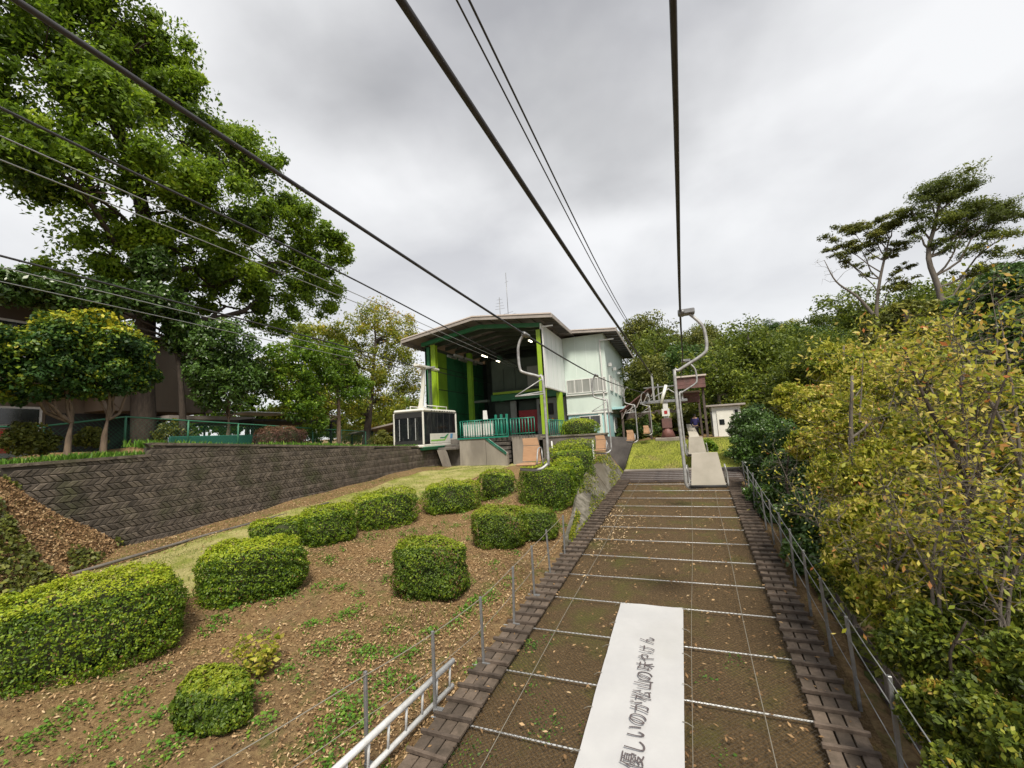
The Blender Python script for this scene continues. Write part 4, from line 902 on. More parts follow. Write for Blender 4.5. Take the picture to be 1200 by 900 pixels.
# ------------------------------------------------------------------ chairlift station beyond the grass
def grp(name, loc, label, cat): o = empty(name, loc, label=label, cat=cat); return o, Vector(loc)
py, pyo = grp('lift_pylon', (-.42, 25.2, g1(-.4, 25.2)), 'steel pylon with crossbeam, sheaves and red brown foot at the top of the grass', 'pylon')
z0 = pyo.z
def pp(name, m, b, bev=0, parent=py, o=pyo):
    mb = MB(); c = (b[0]-o.x, b[1]-o.x, b[2]-o.y, b[3]-o.y, b[4]-o.z, b[5]-o.z); (mb.bbox(*c, bev) if bev else mb.box(*c)); return mb.build(name, m, parent)
pp('footing', M['conc'], (-1.1, .4, 24.7, 25.9, z0-.2, -.62), .03)
MB().tube([(0, 0, .1), (0, 0, .75)], [.42, .2], 10).build('red_foot', M['brownsteel'], py); pp('brown_box', M['brownroof'], (-.68, -.16, 24.95, 25.4, -.12, .42), .02)
pp('column', M['wpaint'], (-.55, -.28, 25.05, 25.3, .42, 1.3), .02); pp('sign_plate', M['wpaint'], (-.62, -.22, 24.9, 24.93, .55, .95)); pp('sign_mark', M['red'], (-.5, -.34, 24.885, 24.895, .66, .84))
pp('crossbeam', M['steel'], (-1.75, .75, 25.0, 25.2, 1.28, 1.42), .02); pp('crossbeam', M['steel'], (-1.6, .75, 26.2, 26.35, 1.4, 1.52), .02)
pp('mast', M['wsteel'], (-1.02, -.92, 25.0, 25.1, 1.42, 2.95), .01); pp('mast', M['wsteel'], (-.75, -.68, 25.5, 25.57, 1.42, 2.4), .01)
MB().tube([(-.2, -.3, 1.3+.75), (.15, -.1, 2.3+.75)], .09, 8).build('tilted_roller', M['wgloss'], py)
for x in (-1.25, .5):
    for i in range(4):
        MB().tube([(x-.03-pyo.x, -.6+i*.33, 2.55-z0-.75-.1), (x+.03-pyo.x, -.6+i*.33, 2.55-z0-.75-.1)], .14, 12).build('sheave', M['steel'], py)
    pp('sheave_beam', M['wsteel'], (x-.1, x-.04, 24.5, 26.0, 1.68, 1.8)); pp('sheave_hanger', M['wsteel'], (x-.05, x+.05, 25.05, 25.12, 1.42, 1.7))
pp('strut', M['steel'], (-1.5, .3, 25.5, 25.56, 2.2, 2.26)); 
MB().tube([(-1.0, -.1, .75+1.45), (.3, -.1, .75+2.1)], .03, 6).build('brace', M['wsteel'], py); MB().tube([(.2, -.1, .75+2.1), (.9, .1, .75+1.6)], .03, 6).build('brace', M['wsteel'], py)
cn, cno = grp('station_canopy', (.95, 27.5, g1(1, 27.5)), 'red brown boarded canopy of the chairlift station on dark posts', 'canopy')
for i, (z_, y_, x0_, x1_) in enumerate(((2.0, 25.4, .28, 1.75), (1.35, 28.3, .5, 1.55))):
    for k in range(3): pp('fascia_board', M['brownroof'], (x0_, x1_, y_, y_+.05, z_+k*.2, z_+.19+k*.2), 0, cn, cno)
    pp('roof_edge', M['fasciahi'], (x0_-.08, x1_+.08, y_-.1, y_+3.2, z_+.62, z_+.7), 0, cn, cno)
    pp('side_board', M['brownroof'], (x1_-.05, x1_, y_+.06, y_+3.1, z_, z_+.6), 0, cn, cno); pp('side_board', M['brownroof'], (x0_, x0_+.05, y_+.06, y_+3.1, z_, z_+.6), 0, cn, cno)
for x_ in (.35, 1.62): 
    for y_ in (26, 31): pp('post', M['darkboard'], (x_-.06, x_+.06, y_, y_+.12, -1.0, 2.0), 0, cn, cno)
lr, lro = grp('lean_to_roof', (-2.1, 28, g1(-2.1, 28)), 'brown sloping lattice roof left of the pylon mast', 'roof')
for i in range(7):
    x_ = -3.1+i*.28; zb_ = 1.0+i*.2; MB().poly([Vector((x_, 27, zb_))-lro, Vector((x_+.27, 27, zb_+.19))-lro, Vector((x_+.27, 31, zb_+.19))-lro, Vector((x_, 31, zb_))-lro], .06).build('roof_board', M['brownroof'], lr)
for i in range(5): MB().tube([Vector((-3.0+i*.45, 26.95, .6+i*.3))-lro, Vector((-2.7+i*.45, 26.95, 1.15+i*.3))-lro], .03, 5).build('lattice_bar', M['fascia'], lr)
for x_ in (-3.0, -1.4): pp('post', M['darkboard'], (x_-.06, x_+.06, 27.1, 27.2, -1.0, 1.0+(x_+3)*.7), 0, lr, lro)
bk, bko = grp('back_fence', (-1.6, 33, -.8), 'dark boarded screen behind the pylon foot', 'screen')
for i in range(9): pp('board', M['darkboard'], (-3.4+i*.42, -3.0+i*.42, 33, 33.05, -1.2, 1.1+.1*(i % 2)), 0, bk, bko)
sh, sho = grp('shed', (2.75, 27.4, g1(2.7, 27.4)), 'small white hut with a windowed door and flat roof right of the canopy', 'shed')
pp('wall', M['wpaint'], (2.02, 3.5, 27.0, 28.4, -1.2, .92), 0, sh, sho); pp('roof', M['fascia'], (1.7, 3.75, 26.75, 28.6, .94, 1.04), .01, sh, sho)
dr = pp('door', M['wgloss'], (2.25, 3.1, 26.95, 26.99, -1.0, .72), .006, sh, sho); 
pp('door_window', M['glass'], (2.36, 2.62, 26.925, 26.945, -.1, .2), 0, sh, sho); pp('side_window', M['glass'], (3.2, 3.36, 26.97, 26.995, .2, .7), 0, sh, sho); pp('gutter', M['rubber'], (1.95, 2.02, 26.93, 26.99, -.2, .7), 0, sh, sho)
# white boarding platforms
for i, (pxs, label) in enumerate((([(807, 531), (826, 531), (821, 513), (808, 513)], 'nearer cream boarding platform on the grass behind the ascending chair'), ([(808, 512), (820, 512), (812, 497), (804, 497)], 'farther cream boarding platform leading into the canopy'))):
    ys_ = (18.9, 18.9, 24.2, 24.2) if i == 0 else (24.5, 24.5, 31, 31)
    pts = [PY(a, b, y_) for (a, b), y_ in zip(pxs, ys_)]
    o = MB(); c0 = pts[0].copy(); o.poly([p-c0 for p in pts], -.12 if i else -.14); o = o.build('boarding_platform', M['seatback'], label=label, cat='platform'); o.location = c0
for i, (a, b) in enumerate((((799, 545), (801, 500)), ((843, 560), (829, 520)))):
    pass
# person near the canopy, seen from behind
import bmesh
def skinned(name, nodes, edges, m, parent):
    bm = bmesh.new(); lay = bm.verts.layers.skin.verify(); ks = list(nodes); vs = {}
    for i, k in enumerate(ks):
        p, r = nodes[k]; v_ = bm.verts.new(p); v_[lay].radius = (r, r*.85); v_[lay].use_root = (i == 0); vs[k] = v_
    for a, b in edges:
        if a in vs and b in vs: bm.edges.new((vs[a], vs[b]))
    me = bpy.data.meshes.new(name); bm.to_mesh(me); bm.free(); me.materials.append(m); o = link(name, me, parent)
    o.modifiers.new('skin', 'SKIN').use_smooth_shade = True; o.modifiers.new('sub', 'SUBSURF').levels = 1; return o
def person(loc, rz, label):
    root = empty('person', loc, rz, label=label, cat='person')
    N = {'pelvis': ((0, 0, .92), .14), 'waist': ((0, 0, 1.08), .12), 'chest': ((0, 0, 1.3), .15), 'neck': ((0, 0, 1.46), .055), 'head0': ((0, -.01, 1.55), .08), 'head1': ((0, -.01, 1.66), .085),
         'hl': ((-.09, 0, .86), .095), 'kl': ((-.10, -.03, .49), .062), 'al': ((-.10, .02, .09), .042), 'tl': ((-.11, -.13, .04), .04), 'hr': ((.09, 0, .86), .095), 'kr': ((.11, -.06, .49), .062), 'ar': ((.11, .03, .09), .042), 'tr': ((.12, -.1, .04), .04),
         'sl': ((-.17, 0, 1.39), .065), 'el': ((-.23, .0, 1.12), .048), 'wl': ((-.2, -.14, .93), .033), 'hdl': ((-.18, -.2, .88), .034), 'sr': ((.17, 0, 1.39), .065), 'er': ((.24, 0, 1.12), .048), 'wr': ((.2, -.15, .94), .033), 'hdr': ((.18, -.21, .9), .034)}
    for s_, x in (('l', -1), ('r', 1)):
        for q in range(4): N['f%s%d' % (s_, q)] = ((x*(.20-.018*q), -.25-.005*q, .83-.004*(q % 2)), .009)
        N['t%s9' % s_] = ((x*.15, -.22, .88), .011)
    Ed = [('pelvis', 'waist'), ('waist', 'chest'), ('chest', 'neck'), ('neck', 'head0'), ('head0', 'head1'), ('pelvis', 'hl'), ('hl', 'kl'), ('kl', 'al'), ('al', 'tl'), ('pelvis', 'hr'), ('hr', 'kr'), ('kr', 'ar'), ('ar', 'tr'),
          ('chest', 'sl'), ('sl', 'el'), ('el', 'wl'), ('wl', 'hdl'), ('chest', 'sr'), ('sr', 'er'), ('er', 'wr'), ('wr', 'hdr')]+[('hd'+s_, 'f%s%d' % (s_, q)) for s_ in 'lr' for q in range(4)]+[('hdl', 'tl9'), ('hdr', 'tr9')]
    skinned('body', N, Ed, M['skin'], root)
    def sub(keys, k): return {a: (N[a][0], N[a][1]*k) for a in keys}
    skinned('jacket', sub(['chest', 'pelvis', 'waist', 'sl', 'el', 'wl', 'sr', 'er', 'wr'], 1.22), Ed, M['navy'], root)
    skinned('trousers', sub(['pelvis', 'hl', 'kl', 'al', 'hr', 'kr', 'ar'], 1.16), Ed, M['trouser'], root)
    skinned('hair', {'a': ((0, .02, 1.6), .092), 'b': ((0, .015, 1.69), .09), 'c': ((0, .04, 1.54), .07)}, [('a', 'b'), ('a', 'c')], M['hair'], root)
pp_ = PY(817, 517, 29); person((pp_.x, 29, pp_.z), math.pi*.95, 'person in navy blue jacket standing beneath the chairlift canopy')

# ------------------------------------------------------------------ HEDGES (clipped azaleas)
def hedge2(pl, pr, top, depth, n, label, leaf=.05, e=5.0, m='hedge', name='clipped_hedge', brown=0.0, group=None, shift=.2):
    A, B = hitg(*pl), hitg(*pr); d = B-A; L_ = math.hypot(d.x, d.y); rz = math.atan2(d.y, d.x); nrm = Vector((-math.sin(rz), math.cos(rz), 0))
    c = (A+B)/2+nrm*depth*.5; gz = min(g1(c.x, c.y), A.z, B.z); vt = ray((pl[0]+pr[0])/2, top); q = vt*((c+nrm*depth*.35).length/vt.length)
    q = vt*(math.hypot(c.x+nrm.x*depth*.35, c.y+nrm.y*depth*.35)/math.hypot(vt.x, vt.y)); h = max(.3, q.z-gz)
    c.z = gz-.02
    return hedge(name, c, (L_/2*1.0, depth/2, h/2), rz, n, leaf, L[m], label, group, 'hedge', e, shift, .05, brown)
HG = 'clipped azalea hedges on the left bank'
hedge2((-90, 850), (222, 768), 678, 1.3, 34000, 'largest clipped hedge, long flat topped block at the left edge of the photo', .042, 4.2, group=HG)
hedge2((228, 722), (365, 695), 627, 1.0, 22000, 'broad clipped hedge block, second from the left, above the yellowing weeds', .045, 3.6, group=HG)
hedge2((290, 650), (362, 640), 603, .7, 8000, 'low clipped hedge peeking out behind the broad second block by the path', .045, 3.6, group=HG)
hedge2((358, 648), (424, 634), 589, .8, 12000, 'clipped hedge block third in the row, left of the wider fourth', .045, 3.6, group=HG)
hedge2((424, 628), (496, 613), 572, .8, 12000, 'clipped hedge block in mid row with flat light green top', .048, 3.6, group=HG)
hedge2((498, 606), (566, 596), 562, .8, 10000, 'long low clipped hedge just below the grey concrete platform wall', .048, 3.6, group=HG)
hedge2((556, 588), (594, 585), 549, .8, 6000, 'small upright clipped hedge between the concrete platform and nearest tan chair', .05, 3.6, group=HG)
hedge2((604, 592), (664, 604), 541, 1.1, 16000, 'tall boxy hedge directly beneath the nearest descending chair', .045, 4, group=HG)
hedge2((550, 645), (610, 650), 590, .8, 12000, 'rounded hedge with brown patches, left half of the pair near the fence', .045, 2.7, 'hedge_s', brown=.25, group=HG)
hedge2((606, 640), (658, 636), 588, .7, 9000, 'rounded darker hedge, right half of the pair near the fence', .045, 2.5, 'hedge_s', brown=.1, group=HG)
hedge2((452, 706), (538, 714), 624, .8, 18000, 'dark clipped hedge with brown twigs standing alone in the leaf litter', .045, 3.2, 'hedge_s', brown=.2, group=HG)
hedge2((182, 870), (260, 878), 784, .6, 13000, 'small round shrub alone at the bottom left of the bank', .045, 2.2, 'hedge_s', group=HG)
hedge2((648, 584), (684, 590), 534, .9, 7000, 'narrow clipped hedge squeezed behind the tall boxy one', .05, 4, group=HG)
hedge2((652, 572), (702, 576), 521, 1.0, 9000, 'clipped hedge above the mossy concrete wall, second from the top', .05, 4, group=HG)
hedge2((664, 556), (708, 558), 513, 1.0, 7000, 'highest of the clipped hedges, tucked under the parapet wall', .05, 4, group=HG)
rb_ = PY(680, 513, 20.2); hedge('round_bush', (rb_.x, 20.2, rb_.z-.1), (.88, .8, .52), 0, 8000, .055, L['hedge'], 'dome shaped green bush in front of the pale blue wall window', None, 'bush', 2.5)
# brown round bush on the terrace
bb = PX(328, 522, -15.0); hedge('brown_bush', (bb.x, bb.y, float(walltop(bb.y))-.1), (.75, .95, .5), 0, 9000, .05, leafmat('brown_bush_leaves', [(0, (.05, .025, .02)), (.6, (.14, .07, .05)), (1, (.2, .12, .05))]), 'reddish brown rounded bush on top of the stone wall', None, 'bush', 3)

# ------------------------------------------------------------------ litter, weeds, grass
def in_bank(n):
    x = rng.uniform(-12.9, -2.75, n); y = rng.uniform(1.2, 18, n); return x, y
def nz(x, y, s, o=0):
    return np.sin(x*s+o)+np.sin(y*s*1.3+o*2)+np.sin((x+y)*s*.7+o*3)+np.sin((x-y*1.7)*s*.9-o)
x, y = in_bank(180000); keep = (rng.uniform(size=len(x)) < np.clip(.6+.25*nz(x, y, 1.3), .28, 1)) & (rng.uniform(size=len(x)) < np.clip(1.6-np.hypot(x, y)/16, .12, 1)) & ~((x < -8.5) & (x > -11.6) & (rng.uniform(size=len(x)) < .9))
x, y = x[keep], y[keep]; nmv = rng.normal(size=(len(x), 3))*.45; nmv[:, 2] += 1
tag(link('leaf_litter', leafmesh('leaf_litter', np.stack([x, y, G(x, y)+.02+rng.uniform(0, .025, len(x))], 1), nmv, rng.uniform(.018, .062, len(x)), .42, rng.beta(2, 2.0, len(x))*1.0, L['litter'])), kind='stuff')
n = 5200; yy = rng.uniform(10, 18.6, n); u = rng.uniform(0, 1, n)**1.6; k = nz(yy, u*2, 2.3, 1) > -.4; yy, u = yy[k], u[k]; n = len(yy); z1_ = netz(np.minimum(yy, 16.2))+sst(10.3, 16.5, yy)*.9+.1
xx = shx(-2.74, yy)-u*.0-(1-u)*.62*np.clip((yy-9.6)*.25, 0, 1); zz_ = netz(np.minimum(yy, 16.2))*(u)+z1_*(1-u)+rng.uniform(.0, .10, n); nmv = rng.normal(size=(n, 3))*.5+np.array([.8, 0, .5])
tag(link('revetment_creeper', leafmesh('revetment_creeper', np.stack([xx+.05, yy, zz_], 1), nmv, rng.uniform(.03, .08, n), .6, rng.beta(2, 2.5, n), L['autumn'])), kind='stuff')
# sparse litter on the net strip
n = 2600; y = rng.uniform(2, 16.6, n); x = rng.uniform(-2.7, 1.4, n); x = x+.042*(y-5)
pal = (rng.uniform(size=n) < .5); m2 = (y > 9) & (y < 13.5)
x2 = shx(-2.3, 11)+np.abs(rng.normal(0, .5, 500)); y2 = rng.normal(11.2, 1.1, 500)
x = np.concatenate([x, x2]); y = np.concatenate([y, y2]); nmv = rng.normal(size=(len(x), 3))*.3; nmv[:, 2] += 1
tn = np.concatenate([rng.beta(2, 2.6, n)*.9, rng.uniform(.75, .96, 500)])
tag(link('strip_litter', leafmesh('strip_litter', np.stack([x, y, netz(y)+.02+rng.uniform(0, .03, len(x))], 1), nmv, rng.uniform(.02, .07, len(x)), .5, tn, L['litter'])), kind='stuff')
# weeds
def weedpts(cs, per, rad, h):
    P_ = []
    for c, k in cs:
        m_ = int(per*k); a = rng.normal(size=(m_, 2))*rad*math.sqrt(k); q = np.zeros((m_, 3)); q[:, 0] = c[0]+a[:, 0]; q[:, 1] = c[1]+a[:, 1]; q[:, 2] = G(q[:, 0], q[:, 1])+.02+rng.uniform(0, h, m_)*np.exp(-(a**2).sum(1)/(rad*rad*k*2)); P_.append(q)
    return np.concatenate(P_)
spots = [((155, 825), 1.2), ((85, 840), .8), ((55, 865), .6), ((240, 850), 1), ((200, 880), 1.4), ((310, 850), .7), ((375, 690), .8), ((405, 725), 1.2), ((385, 660), .5), ((340, 700), .9), ((430, 770), 1.6), ((375, 765), 1), ((365, 735), .9), ((505, 745), 1), ((545, 720), 1), ((440, 660), .5), ((395, 865), 2.6), ((420, 835), 2), ((455, 800), 1.3), ((575, 700), .8), ((600, 640), .6), ((655, 600), .8), ((478, 770), 1), ((335, 790), .6), ((250, 800), .6), ((120, 870), .8), ((420, 700), .6), ((30, 880), .8), ((620, 760), .7), ((560, 790), .8)]
cs = [((lambda p: (p.x, p.y))(hitg(*a)), k) for a, k in spots]
for _ in range(170): cs.append(((rng.uniform(-9, -3), rng.uniform(2.5, 15)), rng.uniform(.15, .6)))
q = weedpts(cs, 135, .12, .11); nmv = rng.normal(size=(len(q), 3))*.5; nmv[:, 2] += 1
tag(link('ground_weeds', leafmesh('ground_weeds', q, nmv, rng.uniform(.022, .06, len(q)), .7, rng.normal(.5, .22, len(q)), L['weed'])), kind='stuff')
cs = []
for a, k in (((640, 850), 1.2), ((555, 880), 1.2), ((640, 830), .8), ((690, 850), .5), ((525, 880), .8), ((828, 790), .5), ((860, 770), .6), ((640, 745), .4), ((618, 800), .5), ((655, 598), .4), ((850, 880), .4)):
    v_ = ray(*a); s_ = -3.4/(v_.z-.083*v_.y); p = v_*s_; cs.append(((p.x, p.y), k))
q = weedpts(cs, 110, .16, .05); nmv = rng.normal(size=(len(q), 3))*.5; nmv[:, 2] += 1
tag(link('strip_weeds', leafmesh('strip_weeds', q, nmv, rng.uniform(.02, .05, len(q)), .6, rng.normal(.4, .2, len(q)), L['weed'])), kind='stuff')
# yellowing weed plant on the bank
yw = hitg(300, 795); pl = empty('weed_plant', yw, label='straggly yellow green leafed plant between the big hedges and the round shrub', cat='plant')
P_ = []
mb = MB()
for i in range(16):
    a = random.uniform(0, 6.28); e_ = Vector((math.cos(a)*random.uniform(.1, .36), math.sin(a)*random.uniform(.1, .36), random.uniform(.25, .5))); pth = limb_path((0, 0, 0), e_, .1, 4, .06); mb.tube(pth, [.006, .005, .004, .003, .002], 4, caps=False)
    for p in pth[2:]: P_ += [np.array(p)+rng.normal(0, .05, 3) for _ in range(9)]
mb.build('stem', M['barkp'], pl); P_ = np.array(P_); nmv = rng.normal(size=P_.shape)*.5; nmv[:, 2] += .8
link('leaves', leafmesh('leaves', P_, nmv, rng.uniform(.04, .10, len(P_)), .7, rng.uniform(.1, .9, len(P_)), L['yellow']), pl)
def blades(name, x, y, h, m, z=None, tone=None):
    n = len(x); z = G(x, y) if z is None else z; nmv = rng.normal(size=(n, 3)); nmv[:, 2] *= .15; nmv = unit(nmv); t = rng.normal(size=(n, 3))*.35; t[:, 2] = 1; t = unit(t-nmv*np.sum(t*nmv, 1, keepdims=True)); b = np.cross(nmv, t)
    P0 = np.stack([x, y, z], 1); hh = h*rng.uniform(.5, 1.3, n)[:, None]; w = .08*hh+.002
    v = np.empty((n, 4, 3)); v[:, 0] = P0-b*w; v[:, 1] = P0+b*w; v[:, 2] = P0+t*hh*.7+b*w*.6+nmv*hh*.15; v[:, 3] = P0+t*hh+nmv*hh*.35
    v = v.reshape(-1, 3)
    me = bpy.data.meshes.new(name); me.vertices.add(4*n); me.vertices.foreach_set('co', v.astype(np.float32).ravel()); me.loops.add(4*n); me.loops.foreach_set('vertex_index', np.arange(4*n, dtype=np.int32)); me.polygons.add(n); me.polygons.foreach_set('loop_start', (np.arange(n)*4).astype(np.int32))
    at = me.attributes.new('tone', 'FLOAT', 'FACE'); at.data.foreach_set('value', np.clip(rng.normal(.5, .22, n) if tone is None else tone, 0, 1).astype(np.float32)); me.materials.append(m); me.update(calc_edges=True); me.validate()
    return tag(link(name, me), kind='stuff')
n = 26000; y = rng.uniform(18.9, 25.2, n); x = rng.uniform(-3.0, 1.7, n)+.042*(y-5); blades('bank_grass', x, y, .06, L['grass'])
n = 26000; x = rng.uniform(-12.9, -8.2, n); y = rng.uniform(4, 22, n); k = rng.uniform(size=n) < np.clip(.5+.3*nz(x, y, 1.1, 2), .05, 1); blades('path_grass', x[k], y[k], .045, L['grass'])
n = 16000; x = -13.15-np.abs(rng.normal(0, .5, n)); y = rng.uniform(2.5, 20.5, n); k = rng.uniform(size=n) < np.where((y > 4.5) & (y < 7.6), 1, np.where(y > 11, .5, .15)); blades('wall_top_grass', x[k], y[k], .2, L['weed'])
n = 5000; x = rng.uniform(-9, -2.9, n); y = rng.uniform(2, 15, n); k = nz(x, y, .9, 4) > .6; blades('tuft_grass', x[k], y[k], .09, L['grass'])

# leafy rubble bank left of the wall
def fan(x, y):
    b_ = G(x, y); bz_ = G(np.full_like(x, WX+.2), np.clip(y, 2, 30)); top = walltop(np.minimum(y, 4.3))+.05
    q_ = np.clip(np.maximum(0, y-4.2)/2.5+np.maximum(0, x-WX-.05)/1.7, 0, 1.2)+.06*np.sin(y*4+x*3)*np.clip(x-WX+.3, 0, .3)
    return np.maximum(b_-.08, top-(top-bz_)*q_)
X_, Y_ = np.meshgrid(np.linspace(WX-.35, WX+2.2, 30), np.linspace(-4, 7.2, 70)); Z_ = fan(X_, Y_)+rng.normal(0, .03, X_.shape)
v = np.stack([X_, Y_, Z_], -1).reshape(-1, 3); f = [(j*30+i, j*30+i+1, (j+1)*30+i+1, (j+1)*30+i) for j in range(69) for i in range(29)]
me = bpy.data.meshes.new('rubble_bank'); me.from_pydata(v.tolist(), [], f); me.materials.append(M['soil']); tag(link('rubble_bank', me), kind='structure')
n = 34000; yy = rng.uniform(1, 7.0, n); xx = rng.uniform(WX-.2, WX+2.0, n); zz_ = fan(xx, yy)+rng.uniform(.0, .07, n); k0 = zz_ > G(xx, yy)+.0; xx, yy, zz_ = xx[k0], yy[k0], zz_[k0]; n = len(xx)
nmv = rng.normal(size=(n, 3))*.6+np.array([.6, 0, .6]); tag(link('bank_leaf_litter', leafmesh('bank_leaf_litter', np.stack([xx, yy, zz_], 1), nmv, rng.uniform(.03, .09, n), .5, rng.beta(1.6, 2.6, n), L['litter'])), kind='stuff')
k = nz(xx, yy, 2.1, 1) > -.6; k2 = k & (rng.uniform(size=n) < .5); nn = int(k2.sum()); tag(link('bank_ivy', leafmesh('bank_ivy', np.stack([xx, yy, zz_+rng.uniform(.02, .14, n)], 1)[k2], nmv[k2], rng.uniform(.05, .11, nn), .75, rng.normal(.4, .2, nn), L['olive'])), kind='stuff')
# ground cover of the right slope and the forest floor
n = 60000; yy = rng.uniform(1.0, 30, n)**1.0; xx = 1.75+rng.uniform(0, 1, n)**1.3*20; xx = xx+.042*(yy-5); k = (yy < 19) | (xx > 4.2); xx, yy = xx[k], yy[k]; n = len(xx)
nmv = rng.normal(size=(n, 3))*.6; nmv[:, 2] += 1; tag(link('slope_ground_cover', leafmesh('slope_ground_cover', np.stack([xx, yy, G(xx, yy)+rng.uniform(0, .35, n)], 1), nmv, rng.uniform(.08, .19, n), .55, np.clip(rng.normal(.35, .22, n), 0, 1), L['olive'])), kind='stuff')
n = 36000; yy = 32+rng.uniform(0, 1, n)**1.6*66; xx = rng.uniform(-.14, .8, n)*yy; nmv = rng.normal(size=(n, 3))*.7; nmv[:, 2] += 1
tag(link('forest_floor', leafmesh('forest_floor', np.stack([xx, yy, G(xx, yy)+rng.uniform(0, 1.5, n)], 1), nmv, rng.uniform(.28, .55, n)*(1+yy/80), .6, np.clip(rng.normal(.4, .22, n), 0, 1), L['olive'])), kind='stuff')

# ------------------------------------------------------------------ TREES
def blobsX(lst, X0=None, Y0=None, zs=1.0):
    o = []
    for b in lst:
        px, py_, rp = b[:3]
        d = b[3] if len(b) > 3 else (X0 if X0 is not None else Y0)
        P = PX(px, py_, d) if (X0 is not None) else PY(px, py_, d)
        dep = P.dot(_fw); off = P.length/dep; r = rp*dep/FPX/off**.5
        o.append((P, (r, r, r*zs)))
    return o
# big camphor
B_ = blobsX([(40, 70, 85, -19), (130, 40, 75, -19), (200, 55, 42, -18), (120, 140, 75, -17.5), (215, 120, 46, -17.5), (292, 185, 42, -17), (190, 205, 65, -17), (70, 210, 65, -18), (-50, 140, 110, -19), (-70, 0, 110, -19), (90, -60, 90, -19), (255, 235, 55, -17), (325, 255, 48, -17), (378, 298, 34, -17), (345, 318, 40, -17.5), (275, 318, 46, -18), (200, 290, 50, -18), (110, 285, 55, -19), (375, 345, 30, -18), (315, 365, 34, -18.5), (20, 170, 55, -17), (150, 350, 45, -20), (230, 350, 32, -20), (60, 330, 35, -21), (165, 100, 60, -20), (255, 180, 45, -19)], X0=1)
tb = PX(170, 520, -18.6); tb.z = .2
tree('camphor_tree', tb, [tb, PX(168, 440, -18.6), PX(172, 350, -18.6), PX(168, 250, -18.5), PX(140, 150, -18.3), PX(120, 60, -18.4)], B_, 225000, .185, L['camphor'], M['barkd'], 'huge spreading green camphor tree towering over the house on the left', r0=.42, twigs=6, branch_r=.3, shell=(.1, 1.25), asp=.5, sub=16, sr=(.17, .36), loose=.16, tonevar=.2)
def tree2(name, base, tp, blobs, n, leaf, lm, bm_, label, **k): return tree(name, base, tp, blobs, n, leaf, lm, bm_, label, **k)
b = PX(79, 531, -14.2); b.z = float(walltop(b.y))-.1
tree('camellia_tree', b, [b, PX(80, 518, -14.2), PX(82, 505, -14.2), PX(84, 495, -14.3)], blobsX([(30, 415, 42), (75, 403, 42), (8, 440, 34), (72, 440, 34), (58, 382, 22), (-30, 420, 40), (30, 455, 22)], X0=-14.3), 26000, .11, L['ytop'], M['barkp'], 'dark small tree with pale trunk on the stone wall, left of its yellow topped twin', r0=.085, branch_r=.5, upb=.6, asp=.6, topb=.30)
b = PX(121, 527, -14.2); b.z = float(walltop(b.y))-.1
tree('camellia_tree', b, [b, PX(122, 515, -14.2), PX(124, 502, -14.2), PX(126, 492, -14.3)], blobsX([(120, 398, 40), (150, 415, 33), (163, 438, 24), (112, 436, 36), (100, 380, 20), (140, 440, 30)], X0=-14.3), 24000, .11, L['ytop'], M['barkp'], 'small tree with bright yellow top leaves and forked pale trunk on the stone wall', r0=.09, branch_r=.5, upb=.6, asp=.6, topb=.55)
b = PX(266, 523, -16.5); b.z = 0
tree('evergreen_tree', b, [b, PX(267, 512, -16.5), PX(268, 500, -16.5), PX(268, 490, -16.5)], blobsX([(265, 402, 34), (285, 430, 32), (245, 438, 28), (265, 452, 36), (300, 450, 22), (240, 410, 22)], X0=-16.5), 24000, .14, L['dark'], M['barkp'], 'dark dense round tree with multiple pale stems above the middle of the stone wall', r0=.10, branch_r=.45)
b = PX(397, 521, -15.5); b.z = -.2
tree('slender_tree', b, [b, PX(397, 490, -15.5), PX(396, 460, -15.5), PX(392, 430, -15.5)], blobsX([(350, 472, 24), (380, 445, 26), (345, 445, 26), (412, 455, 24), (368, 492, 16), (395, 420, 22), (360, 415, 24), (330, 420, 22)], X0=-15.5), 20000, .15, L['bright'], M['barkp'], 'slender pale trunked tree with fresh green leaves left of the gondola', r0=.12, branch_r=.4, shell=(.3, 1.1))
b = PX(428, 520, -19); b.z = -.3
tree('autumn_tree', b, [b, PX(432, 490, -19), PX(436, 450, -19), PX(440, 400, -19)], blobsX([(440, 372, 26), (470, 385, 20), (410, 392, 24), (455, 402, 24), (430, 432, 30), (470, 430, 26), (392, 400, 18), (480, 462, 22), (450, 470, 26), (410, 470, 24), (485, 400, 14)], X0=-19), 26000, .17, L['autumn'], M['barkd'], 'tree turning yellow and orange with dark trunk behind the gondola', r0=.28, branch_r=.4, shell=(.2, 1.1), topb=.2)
b = PX(350, 520, -24); b.z = -.3
tree('background_tree', b, [b, PX(350, 480, -24), PX(350, 430, -24)], blobsX([(330, 440, 30), (370, 400, 32), (400, 430, 30), (350, 470, 32), (300, 440, 24), (385, 480, 26), (330, 490, 20), (425, 500, 22), (460, 500, 20), (450, 480, 20)], X0=-24), 20000, .26, L['autumn'], M['barkd'], 'loose yellow green tree farther back behind the slender pale trunk', r0=.3, shell=(.3, 1.1))
b = PX(290, 515, -27); b.z = -.3
tree('background_tree', b, [b, PX(290, 490, -27), PX(290, 460, -27)], blobsX([(250, 480, 20), (290, 478, 18), (320, 490, 18), (350, 495, 18), (230, 500, 18), (270, 500, 18), (310, 508, 14), (390, 500, 18), (420, 490, 20), (455, 495, 18), (480, 480, 16)], X0=-27), 16000, .3, L['bright'], M['barkd'], 'distant green foliage behind the carport and fence', r0=.2)
b = PX(215, 520, -17.6); b.z = 0
